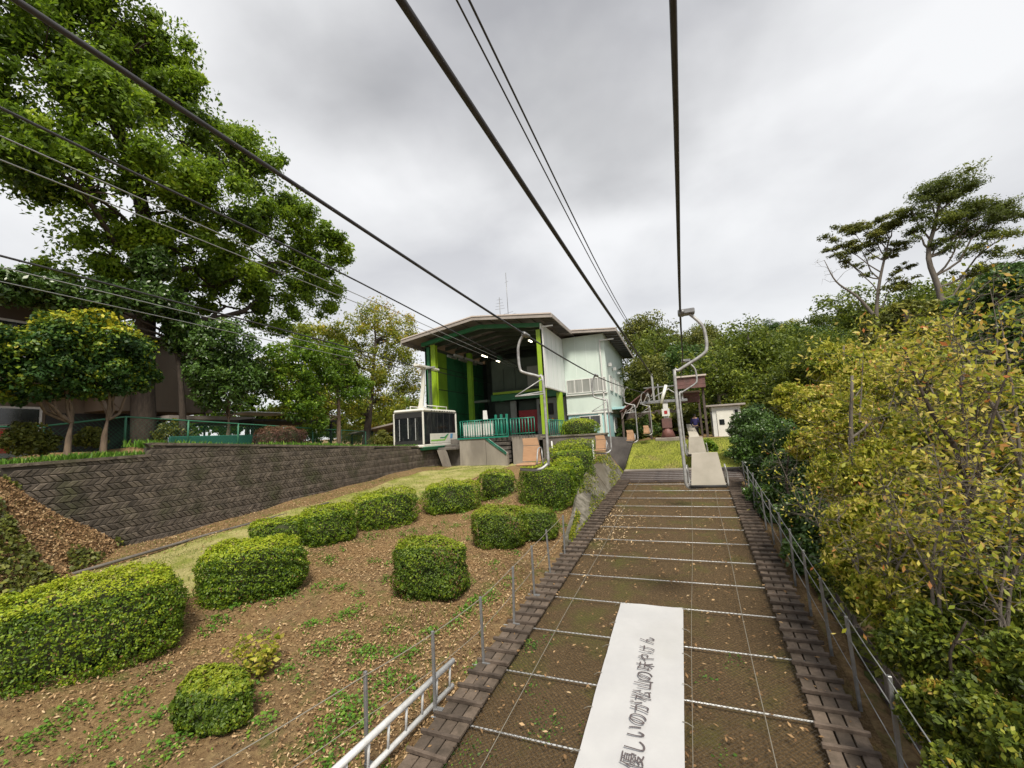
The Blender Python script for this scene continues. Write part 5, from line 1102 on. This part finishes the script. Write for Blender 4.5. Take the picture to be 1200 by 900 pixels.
tree('evergreen_tree', b, [b, PX(214, 480, -17.6), PX(210, 430, -17.6), PX(200, 390, -17.8)], blobsX([(60, 345, 30), (120, 350, 30), (175, 350, 28), (215, 395, 26), (230, 430, 18), (10, 335, 30), (180, 310, 24), (200, 360, 26)], X0=-17.6), 30000, .17, L['dark'], M['barkd'], 'dark tree hiding the upper wall of the brown house, under the camphor', r0=.15, branch_r=.4, shell=(.3, 1.1))
for i, (px, py_, rp, X0, lm, lab) in enumerate(((205, 505, 18, -18, 'olive', 'dark shrub behind the fence beside the porch'), (360, 508, 14, -17, 'bright', 'bright green shrub right of the red brown bush'), (410, 508, 13, -21, 'yellow', 'yellow leaved shrub behind the slender pale trunk'), (35, 515, 24, -15.0, 'olive', 'dark shrub at the fence foot at far left edge'), (105, 512, 14, -15.2, 'olive', 'dark low shrub between the two pale trunks'), (448, 515, 12, -17, 'olive', 'low dark shrub at the foot of the autumn tree'))):
    p = PX(px, py_, X0); bl = blobsX([(px, py_, rp), (px+rp*.7, py_+4, rp*.7), (px-rp*.7, py_+3, rp*.7)], X0=X0); p.z = -.1
    pp3, nm3, tn3 = blob_leaves([((c-p)[:], r) for c, r in bl], 3500); o = link('shrub', leafmesh('shrub', pp3, nm3, .09*rng.uniform(.6, 1.3, 3500), .6, tn3, L[lm])); o.location = p; tag(o, lab, 'shrub')

# ------------------------------------------------------------------ right side growth
def rtree(name, lst, n, leaf, lm, bm_, label, base_px=None, asp=.5, r0=.06, **k):
    bl = blobsX(lst, Y0=1); cx0 = sum(c.x for c, r in bl)/len(bl); cy0 = sum(c.y for c, r in bl)/len(bl); zb = g1(cx0, cy0); lo_ = min(c.z for c, r in bl); hi_ = max(c.z for c, r in bl)
    b = Vector((cx0, cy0, zb-.1)); tp = [b, Vector((cx0+.1, cy0, zb+(lo_-zb)*.6+.2)), Vector((cx0-.05, cy0+.1, (lo_+hi_)/2)), Vector((cx0+.05, cy0, hi_))]
    return tree(name, b, tp, bl, n, leaf, L[lm], bm_, label, r0=r0, asp=asp, **k)
RG = 'shrubs and young trees along the right fence'
rtree('evergreen_shrub', [(885, 500, 26, 20), (905, 515, 30, 18), (878, 530, 22, 18), (870, 505, 16, 21), (895, 555, 22, 15.5)], 28000, .115, 'dark', M['barkd'], 'farther dark glossy shrub behind the right fence, nearest the white hut', group=RG)
rtree('evergreen_shrub', [(925, 560, 34, 13), (910, 590, 24, 12.5), (940, 605, 30, 10.5), (938, 650, 22, 9.2), (950, 560, 36, 12.5), (925, 525, 30, 15), (960, 620, 26, 9.8), (890, 580, 16, 14)], 46000, .10, 'dark', M['barkd'], 'large dark glossy shrub beside the middle of the right fence', group=RG)
rtree('yellowing_tree', [(1000, 500, 46, 8.5), (1035, 560, 52, 7.2), (985, 560, 36, 8.2), (1010, 625, 44, 6.6), (1060, 640, 50, 6), (1035, 700, 40, 5.6), (995, 660, 30, 6.5), (1010, 450, 32, 9.5)], 64000, .064, 'yellow', M['barkg'], 'young tree with drooping yellow leaves leaning over the right rope fence', asp=.42, droop=.8, group=RG, shell=(.0, 1.3), sub=26, sr=(.12, .24), loose=.3)
rtree('yellowing_tree', [(1100, 520, 55, 7.5), (1150, 470, 50, 8), (1120, 600, 50, 6.5), (1180, 560, 46, 6.5), (1215, 480, 50, 7), (1090, 440, 36, 9)], 46000, .064, 'autumn', M['barkg'], 'olive and orange leaved young tree at the right edge above the green undergrowth', asp=.42, droop=.6, group=RG, shell=(.0, 1.3), sub=26, sr=(.12, .24), loose=.3)
rtree('yellowing_tree', [(960, 480, 30, 11.5), (1000, 440, 34, 13), (945, 520, 22, 11), (1050, 430, 36, 13), (975, 425, 26, 15), (1090, 400, 32, 14), (930, 470, 24, 14)], 48000, .095, 'yellow', M['barkg'], 'yellow green young tree behind the dark glossy shrub, below the tall pines', asp=.45, droop=.5, group=RG, shell=(.25, 1.12))
rtree('undergrowth_shrub', [(1100, 760, 60, 4.9), (1170, 700, 56, 5), (1150, 850, 60, 4.1), (1090, 840, 40, 4.4), (1215, 790, 60, 4.2), (1060, 760, 34, 5.2), (1130, 920, 50, 3.8), (1210, 880, 60, 3.7)], 46000, .052, 'under', M['barkd'], 'green leafy undergrowth shrub in the bottom right corner', asp=.55, shell=(.0, 1.3), sub=26, sr=(.12, .24), loose=.45, r0=.022, group=RG, cat='shrub')
rtree('undergrowth_shrub', [(1090, 690, 44, 6.2), (1050, 720, 34, 6.2), (1150, 640, 48, 6.2), (1200, 640, 50, 6), (1010, 700, 24, 7), (970, 680, 20, 8.5)], 36000, .06, 'under', M['barkd'], 'dark green undergrowth shrub between the yellow trees on the right', asp=.55, shell=(.0, 1.3), sub=26, sr=(.12, .24), loose=.45, r0=.022, group=RG, cat='shrub')
# bare twiggy tree at right
def bare_tree(base, tips, r0, label, n_twig=40, leaves=900, lm='autumn', leaf=.09, m='barkg', name='bare_tree', cat='tree'):
    base = Vector(base); root = empty(name, base, label=label, cat=cat); mb = MB(); P_ = []
    for tp in tips:
        tp = [Vector(p)-base for p in tp]; sp = smooth_path([Vector((0, 0, 0))]+tp, 5); nn = len(sp); mb.tube(sp, [r0*(1-.85*i/(nn-1)) for i in range(nn)], 7, caps=False)
        for _ in range(n_twig):
            i = random.randrange(nn//3, nn); d = Vector((random.gauss(0, 1), random.gauss(0, 1), random.gauss(.35, .6))).normalized()*random.uniform(.3, 1.0)*(sp[-1].length*.28)
            pth = limb_path(sp[i], sp[i]+d, .08, 4, .12); rr_ = max(.004, r0*.22*(1-.6*i/nn)); mb.tube(pth, [rr_, rr_*.8, rr_*.6, rr_*.4, rr_*.2], 5, caps=False)
            for p in pth[2:]:
                d2 = Vector((random.gauss(0, 1), random.gauss(0, 1), random.gauss(.3, .6))).normalized()*d.length*.4; mb.tube([p, p+d2*.5, p+d2], [rr_*.35, rr_*.25, rr_*.12], 4, caps=False); P_.append(np.array(p+d2))
    mb.build('trunk', M[m], root); P_ = np.array(P_)
    idx = rng.integers(0, len(P_), leaves); q = P_[idx]+rng.normal(0, leaf*1.2, (leaves, 3)); nmv = rng.normal(size=q.shape); link('leaves', leafmesh('leaves', q, nmv, leaf*rng.uniform(.6, 1.2, leaves), .45, rng.uniform(.3, 1, leaves), L[lm], droop=.6), root); return root
b = PY(1128, 760, 5.2)
bare_tree(b, [[PY(1130, 650, 5.2), PY(1132, 540, 5.2), PY(1125, 440, 5.4)], [PY(1132, 620, 5.2), PY(1155, 520, 5.2), PY(1185, 420, 5.3)], [PY(1130, 560, 5.2), PY(1090, 480, 5.2), PY(1060, 410, 5.3)]], .035, 'thin bare branched young tree with a few orange leaves at the right edge', 26, 1500, 'yellow', .07, 'barkd')
b = PY(1210, 700, 6.2)
bare_tree(b, [[PY(1200, 600, 6.2), PY(1190, 480, 6.2), PY(1170, 360, 6.4)], [PY(1200, 560, 6.2), PY(1150, 450, 6.2), PY(1110, 380, 6.4)]], .03, 'bare grey twigs rising against the dark trees at the right margin', 24, 700, 'autumn', .08, 'barkg')
b = PY(1010, 620, 8.0)
bare_tree(b, [[PY(1005, 540, 8), PY(1010, 450, 8), PY(1012, 400, 8.2)], [PY(1010, 560, 8), PY(1045, 470, 8), PY(1060, 410, 8)]], .02, 'slim leaning sapling with thin grey stem among the yellow leaves', 16, 900, 'yellow', .08, 'barkg')
for i, (px, top, Y0, lm, lab) in enumerate(((1075, 430, 7.5, 'yellow', 'thin grey sapling rising left of the bare branched tree'), (965, 470, 10, 'yellow', 'thin sapling above the dark glossy shrub'), (1165, 330, 9, 'autumn', 'tall bare sapling before the dark evergreen at right'), (1040, 560, 5.6, 'yellow', 'low twiggy sapling beside the rope fence'), (1100, 520, 4.9, 'yellow', 'near twiggy sapling over the corner undergrowth'), (1180, 560, 4.6, 'autumn', 'near bare sapling at the lower right edge'), (1130, 420, 6.6, 'autumn', 'bare grey sapling tangled in the thin branched tree'), (1000, 520, 7.2, 'yellow', 'fine stemmed sapling by the dark undergrowth'), (1090, 380, 11, 'autumn', 'bare topped sapling below the tallest pine'))):
    b = PY(px, top+260, Y0); bare_tree(b, [[PY(px-8, top+150, Y0), PY(px+4, top+70, Y0), PY(px-6, top, Y0)], [PY(px+4, top+130, Y0), PY(px+30, top+70, Y0), PY(px+46, top+20, Y0)], [PY(px, top+180, Y0), PY(px-34, top+110, Y0), PY(px-60, top+50, Y0)]], .012+.001*Y0, lab, 30, 600, lm, .06, 'barkg')
# dark trees and tall pines behind
rtree('evergreen_tree', [(1050, 400, 34, 24), (1090, 385, 36, 24), (1040, 430, 34, 22), (1085, 425, 36, 21), (1120, 410, 34, 22), (1028, 385, 20, 25), (1060, 368, 20, 24)], 30000, .2, 'olive', M['barkd'], 'dark olive evergreen tree at the foot of the tall pines', r0=.25)
rtree('evergreen_tree', [(1150, 370, 42, 21), (1190, 350, 44, 20), (1150, 420, 46, 18), (1200, 400, 50, 17), (1215, 330, 36, 20), (1165, 335, 24, 21)], 30000, .18, 'dark', M['barkd'], 'dark green evergreen tree at the right edge beneath the spreading pine', r0=.25)
def pine(base, trunk, tips, label, r0, clusters, dens=200, lm='pine'):
    base = Vector(base); root = empty('pine_tree', base, label=label, cat='tree'); mb = MB(); sp = smooth_path([Vector(p)-base for p in trunk], 4); nn = len(sp); mb.tube(sp, [r0*(1-.7*i/(nn-1)) for i in range(nn)], 8)
    bl = []
    for c, r in clusters:
        c = c-base; a = min(sp[nn//4:], key=lambda q: (q-c).length+abs(q.z-(c.z-2.2))*.8); pth = smooth_path(limb_path(a, c, .15, 4, .08), 2); k = len(pth); mb.tube(pth, [r0*.34*(1-.8*i/(k-1)) for i in range(k)], 6, caps=False)
        for _ in range(10):
            i = random.randrange(k//2, k); d = Vector((random.gauss(0, 1), random.gauss(0, 1), random.gauss(.35, .4))).normalized()*r[0]*random.uniform(.6, 1.1); mb.tube(limb_path(pth[i], pth[i]+d, .1, 3, .1), [r0*.09, r0*.07, r0*.05, r0*.03], 4, caps=False); bl.append((pth[i]+d, tuple(q*random.uniform(.4, .75) for q in (r[0], r[0], r[0]*.45))))
        bl.append((c, tuple(q*.5 for q in r)))
    mb.build('trunk', M['barkg'], root); N = dens*len(bl); p, nm, tn = blob_leaves([(c[:], r) for c, r in bl], N, shell=(.0, 1.4), upb=.5, sub=0); link('crown', leafmesh('crown', p, nm, .12*rng.uniform(.6, 1.3, N), .4, tn, L[lm]), root)
Yp = 25
pine(PY(1105, 440, Yp), [PY(1105, 440, Yp), PY(1103, 352, Yp), PY(1088, 302, Yp), PY(1096, 262, Yp), PY(1104, 225, Yp)], None, 'tallest spreading pine with white trunk on the right skyline', .16,
     blobsX([(1110, 212, 26), (1135, 222, 22), (1085, 232, 20), (1065, 245, 16), (1150, 245, 24), (1178, 240, 24), (1200, 250, 24), (1110, 258, 18), (1140, 272, 18), (1070, 270, 12), (1180, 275, 22), (1165, 300, 14), (1205, 300, 20), (1100, 285, 10)], Y0=Yp, zs=.45))
pine(PY(1030, 420, Yp+1), [PY(1030, 420, Yp+1), PY(1027, 372, Yp+1), PY(1030, 335, Yp+1), PY(1036, 305, Yp+1), PY(1042, 280, Yp+1)], None, 'lower fan shaped pine left of the tallest one with fine bare branches', .11,
     blobsX([(975, 280, 11), (968, 293, 9), (990, 268, 12), (1010, 262, 13), (1030, 258, 12), (1050, 262, 12), (1000, 285, 10), (1020, 278, 10), (1060, 285, 10), (990, 305, 8), (1045, 300, 8), (1064, 312, 8), (1060, 330, 12)], Y0=Yp+1, zs=.6), 120, 'olive')
db = PY(1026, 372, Yp+.8); bare_tree(db, [[PY(1005, 348, Yp+.8), PY(980, 330, Yp+.8), PY(966, 305, Yp+.8)]], .09, 'dead grey bough jutting left from the fan shaped pine', 8, 5, 'pine', .1, 'barkg', 'dead_bough', 'branch')

# ------------------------------------------------------------------ forest on the hill
protos = []
def forest_proto(kind, lm, seed, flat=False):
    random.seed(seed); bl = []
    for i in range(9 if not flat else 7):
        a = random.uniform(0, 6.28); rr_ = random.uniform(.2, 2.2); z_ = random.uniform(3.4, 6.6) if not flat else random.choice((4.5, 5.6, 6.8, 7.6)); bl.append((Vector((math.cos(a)*rr_, math.sin(a)*rr_, z_)), (random.uniform(1.1, 1.9),)*2+((random.uniform(.9, 1.5) if not flat else .45),)))
    if not flat: bl.append((Vector((0, 0, 6.4)), (1.9, 1.9, 1.6))); bl.append((Vector((0, 0, 3.4)), (2.5, 2.5, 2.2))); bl.append((Vector((.8, -.6, 1.6)), (2.2, 2.2, 1.6)))
    return [bl, lm]
kinds = [('dark', 1, 'dark evergreen'), ('hill', 2, 'bright green'), ('olive', 3, 'olive brown'), ('dark', 4, 'dark evergreen'), ('autumn', 5, 'yellowing'), ('olive', 6, 'olive brown'), ('hill', 8, 'mid green')]
rows = [(34, -3.5, 24, 4.4, .80), (40, -5, 27, 4.6, .9), (47, -6, 33, 5.0, 1.0), (56, -6.5, 38, 5.6, 1.1), (66, -7, 46, 6.4, .92), (78, -7.5, 54, 7.5, .88), (92, -8, 60, 9, .85)]
random.seed(11); first = {}
FG = 'trees of the forest on the hill behind the stations'
spots = []
for (yy, xa, xb, st_, sc) in rows:
    x_ = xa+random.uniform(0, st_)
    while x_ < xb:
        if not (yy == 34 and .2 < x_ < 2.0): spots.append((x_+random.uniform(-.6, .6), yy+random.uniform(-3, 3), sc*random.uniform(.8, 1.2)))
        x_ += st_*random.uniform(.8, 1.2)
    
for (x_, y_, sc) in spots:
    ki = random.randrange(len(kinds)); lm, seed, word = kinds[ki]; rz = random.uniform(0, 6.28); stt = random.getstate()
    if ki not in first:
        bl, _ = forest_proto(ki, lm, seed); r_ = tree('forest_tree', (0, 0, 0), [Vector((0, 0, -1)), Vector((.1, 0, 2)), Vector((0, .1, 4)), Vector((0, 0, 6))], bl, 9000, .27, L[lm], M['barkg'] if ki % 2 else M['barkd'], '', group=FG, r0=.22, shell=(.6, 1.1), twigs=1); first[ki] = r_
    else: r_ = copy_tree(first[ki])
    random.setstate(stt); r_.location = (x_, y_, g1(x_, y_)-.3); r_.rotation_euler = (0, 0, rz); r_.scale = (sc, sc, sc*random.uniform(.85, 1.1))
    hxp = x_/y_; rank = 'in the front rank' if y_ < 38 else 'on the lower slope' if y_ < 52 else 'on the upper slope' if y_ < 72 else 'on the skyline'
    where = 'above the lift station' if hxp < .06 else 'above the white hut' if hxp < .22 else 'right of the hut' if hxp < .42 else 'near the tall pines'
    lb = '%s forest tree %s, %s' % (word, rank, where); seen_l = globals().setdefault('SEENL', {}); seen_l.setdefault(lb, []).append((x_/y_, r_)); r_['label'] = lb
for lb, lst in SEENL.items():
    if len(lst) == 2:
        lst.sort(key=lambda q: q[0]); lst[0][1]['label'] = lb+', left of two'; lst[1][1]['label'] = lb+', right of two'
    elif len(lst) == 3:
        lst.sort(key=lambda q: q[0]); [lst[q][1].__setitem__('label', lb+w) for q, w in enumerate((', leftmost', ', middle one', ', rightmost'))]
# flat layered pine on the skyline
sp_ = PY(770, 440, 62); bl = blobsX([(770, 389, 11), (764, 397, 13), (780, 398, 12), (772, 408, 15), (760, 410, 9)], Y0=60, zs=.35)
tree('layered_pine', sp_, [sp_, PY(770, 410, 60), PY(771, 388, 60)], bl, 5000, .35, L['dark'], M['barkd'], 'flat layered dark pine on the skyline above the lift mast', r0=.25)
sp_ = PY(928, 420, 82); bl = blobsX([(922, 385, 6), (932, 383, 5), (926, 390, 5), (940, 388, 5)], Y0=82, zs=.5)
tree('skyline_tree', sp_, [sp_, PY(928, 400, 82), PY(927, 388, 82)], bl, 900, .4, L['dark'], M['barkg'], 'small sparse tree sticking out on the hill skyline', r0=.22)
# shrubs beside hut and behind blue wall
for i, (px, py_, rp, Y0, lm, lab) in enumerate(((829, 523, 9, 22.5, 'bright', 'small bright green shrub left of the white hut'), (755, 500, 14, 30, 'dark', 'dark shrub behind the farthest small chairs'), (735, 505, 10, 31, 'dark', 'dark shrub beside the corner of the pale blue wall'))):
    bl = blobsX([(px, py_, rp), (px+rp*.8, py_+3, rp*.7), (px-rp*.8, py_+2, rp*.7)], Y0=Y0); p = bl[0][0].copy(); p.z = g1(p.x, p.y); p3, n3, t3 = blob_leaves([((c-p)[:], r) for c, r in bl], 2500); o = link('shrub', leafmesh('shrub', p3, n3, .10*rng.uniform(.6, 1.3, 2500), .6, t3, L[lm])); o.location = p; tag(o, lab, 'shrub')

# ------------------------------------------------------------------ terrace: house, fence, shelters
hs_, hso = grp('house', (-20, 6, .2), 'brown two storey house with projecting upper floor behind the big tree', 'house')
def hp(name, m, b, parent=hs_, o=hso, bev=0): return pp(name, m, b, bev, parent, o)
hp('ground_floor_wall', M['housew'], (-26, -20.6, -6, 12.0, -.3, 2.6)); hp('upper_wall', M['housed'], (-26, -19.6, -6, 9.2, 2.75, 5.25)); hp('upper_wall', M['housel'], (-26, -19.4, 9.25, 13.2, 1.75, 4.5))
hp('floor_slab', M['housew'], (-26, -19.2, -6, 9.2, 2.55, 2.74)); hp('roof', M['roof'], (-26.5, -18.9, -6.5, 9.8, 5.27, 5.5)); hp('roof', M['roof'], (-26.5, -19.1, 9.85, 13.6, 4.52, 4.68)); hp('roof_edge', M['fascia'], (-18.9, -18.82, -6.5, 9.8, 5.22, 5.54))
hp('recess_shade_sheet', M['rubber'], (-20.58, -20.55, 8.2, 11.8, -.2, 1.7)); hp('post', M['housew'], (-19.7, -19.5, 11.9, 12.1, -.3, 1.74)); hp('porch_roof', M['fascia'], (-19.4, -18.0, 10.6, 14.2, 1.35, 1.5)); hp('porch_beam', M['housed'], (-18.1, -18.0, 10.7, 14.1, 1.2, 1.34))  # flat black sheet on the wall paints the shade under the upper floor
for i in range(4):
    w_ = hp('window', M['alu'], (-20.6, -20.55, -1.5+i*2.6, .3+i*2.6, .7, 1.9)); hp('pane', M['glass'], (-20.56, -20.53, -1.42+i*2.6, .22+i*2.6, .78, 1.82), w_)
for i in range(3):
    w_ = hp('window', M['alu'], (-19.6, -19.56, 0+i*3, 1.8+i*3, 3.4, 4.6)); hp('pane', M['glass'], (-19.57, -19.54, .08+i*3, 1.72+i*3, 3.48, 4.52), w_)
hp('poster', M['poster'], (-20.53, -20.5, 6.9, 7.35, .35, 1.15)); hp('notice', M['hallg'], (-20.54, -20.51, 6.3, 7.8, .2, 1.3)); hp('corrugated_panel', M['hallg'], (-19.58, -19.55, 11.9, 12.6, 2.2, 3.6)); hp('pipe', M['housed'], (-19.38, -19.32, 12.8, 12.86, -.2, 4.5))
cp, cpo = grp('carport', (-18.5, 15.5, 0), 'carport with thin dark flat roof on slim posts beside the house', 'carport')
pp('roof', M['rubber'], (-21, -17.2, 13.4, 18.5, 1.25, 1.35), 0, cp, cpo); pp('translucent_roof', M['wpaint'], (-22, -20, 15.4, 18.4, 1.9, 1.95), 0, cp, cpo)
for x_, y_ in ((-17.4, 18.2), (-17.4, 13.6), (-17.6, 17.2)): pp('post', M['rubber'], (x_-.05, x_+.05, y_-.05, y_+.05, -.5, 1.25), 0, cp, cpo)
sl, slo = grp('open_shelter', (-18.7, 24, -.3), 'open shelter with brown sloping roof just left of the gondola', 'shelter')
MB().poly([Vector(q)-slo for q in ((-21, 23.2, .6), (-16.9, 23.2, 1.15), (-16.9, 27, 1.15), (-21, 27, .6))], .1).build('roof', M['fascia'], sl)
for x_ in (-20.6, -18.9, -17.2): pp('post', M['rubber'], (x_-.05, x_+.05, 23.4, 23.5, -1.5, .8), 0, sl, slo)
pp('back_panel', M['rubber'], (-20.8, -17, 26.5, 26.6, -1.5, .6), 0, sl, slo)
lf, lfo = grp('chain_link_fence', (-15.6, 2, 0), 'green chain link fence on the terrace above the stone wall', 'fence')
pts = [Vector((-15.6, y_, float(walltop(y_))+.0)) for y_ in np.arange(-1, 20.6, 1.8)]
for p in pts: MB().tube([p-lfo, p-lfo+Vector((0, 0, 1.0))], .03, 6).build('post', M['fgreen'], lf)
MB().tube([p-lfo+Vector((0, 0, .98)) for p in pts], .024, 6).build('top_rail', M['fgreen'], lf)
v = []; f = []
for k in range(int(21.6/.12)+9):
    for sg in (1, -1):
        y0_ = -1+k*.12; a = Vector((-15.6, y0_, .0)); b = Vector((-15.6, y0_-sg*.95, .95)); 
        if b.y < -1 or b.y > 19.8 or y0_ > 19.8: continue
        off = float(walltop(y0_)); n = len(v); w_ = .004; v += [a-lfo+Vector((0, -w_, off)), a-lfo+Vector((0, w_, off)), b-lfo+Vector((0, w_, off)), b-lfo+Vector((0, -w_, off))]; f.append((n, n+1, n+2, n+3))
me = bpy.data.meshes.new('wire_mesh'); me.from_pydata([tuple(q) for q in v], [], f); me.materials.append(M['fgreen']); tag(link('wire_mesh', me, lf), kind='stuff')
tq = MB().bbox(-16.3, -16.2, 9.6, 13.4, .0, .62, .02).build('tarpaulin', M['tarp'], label='dark green tarpaulin strip behind the fence by the porch', cat='tarpaulin')
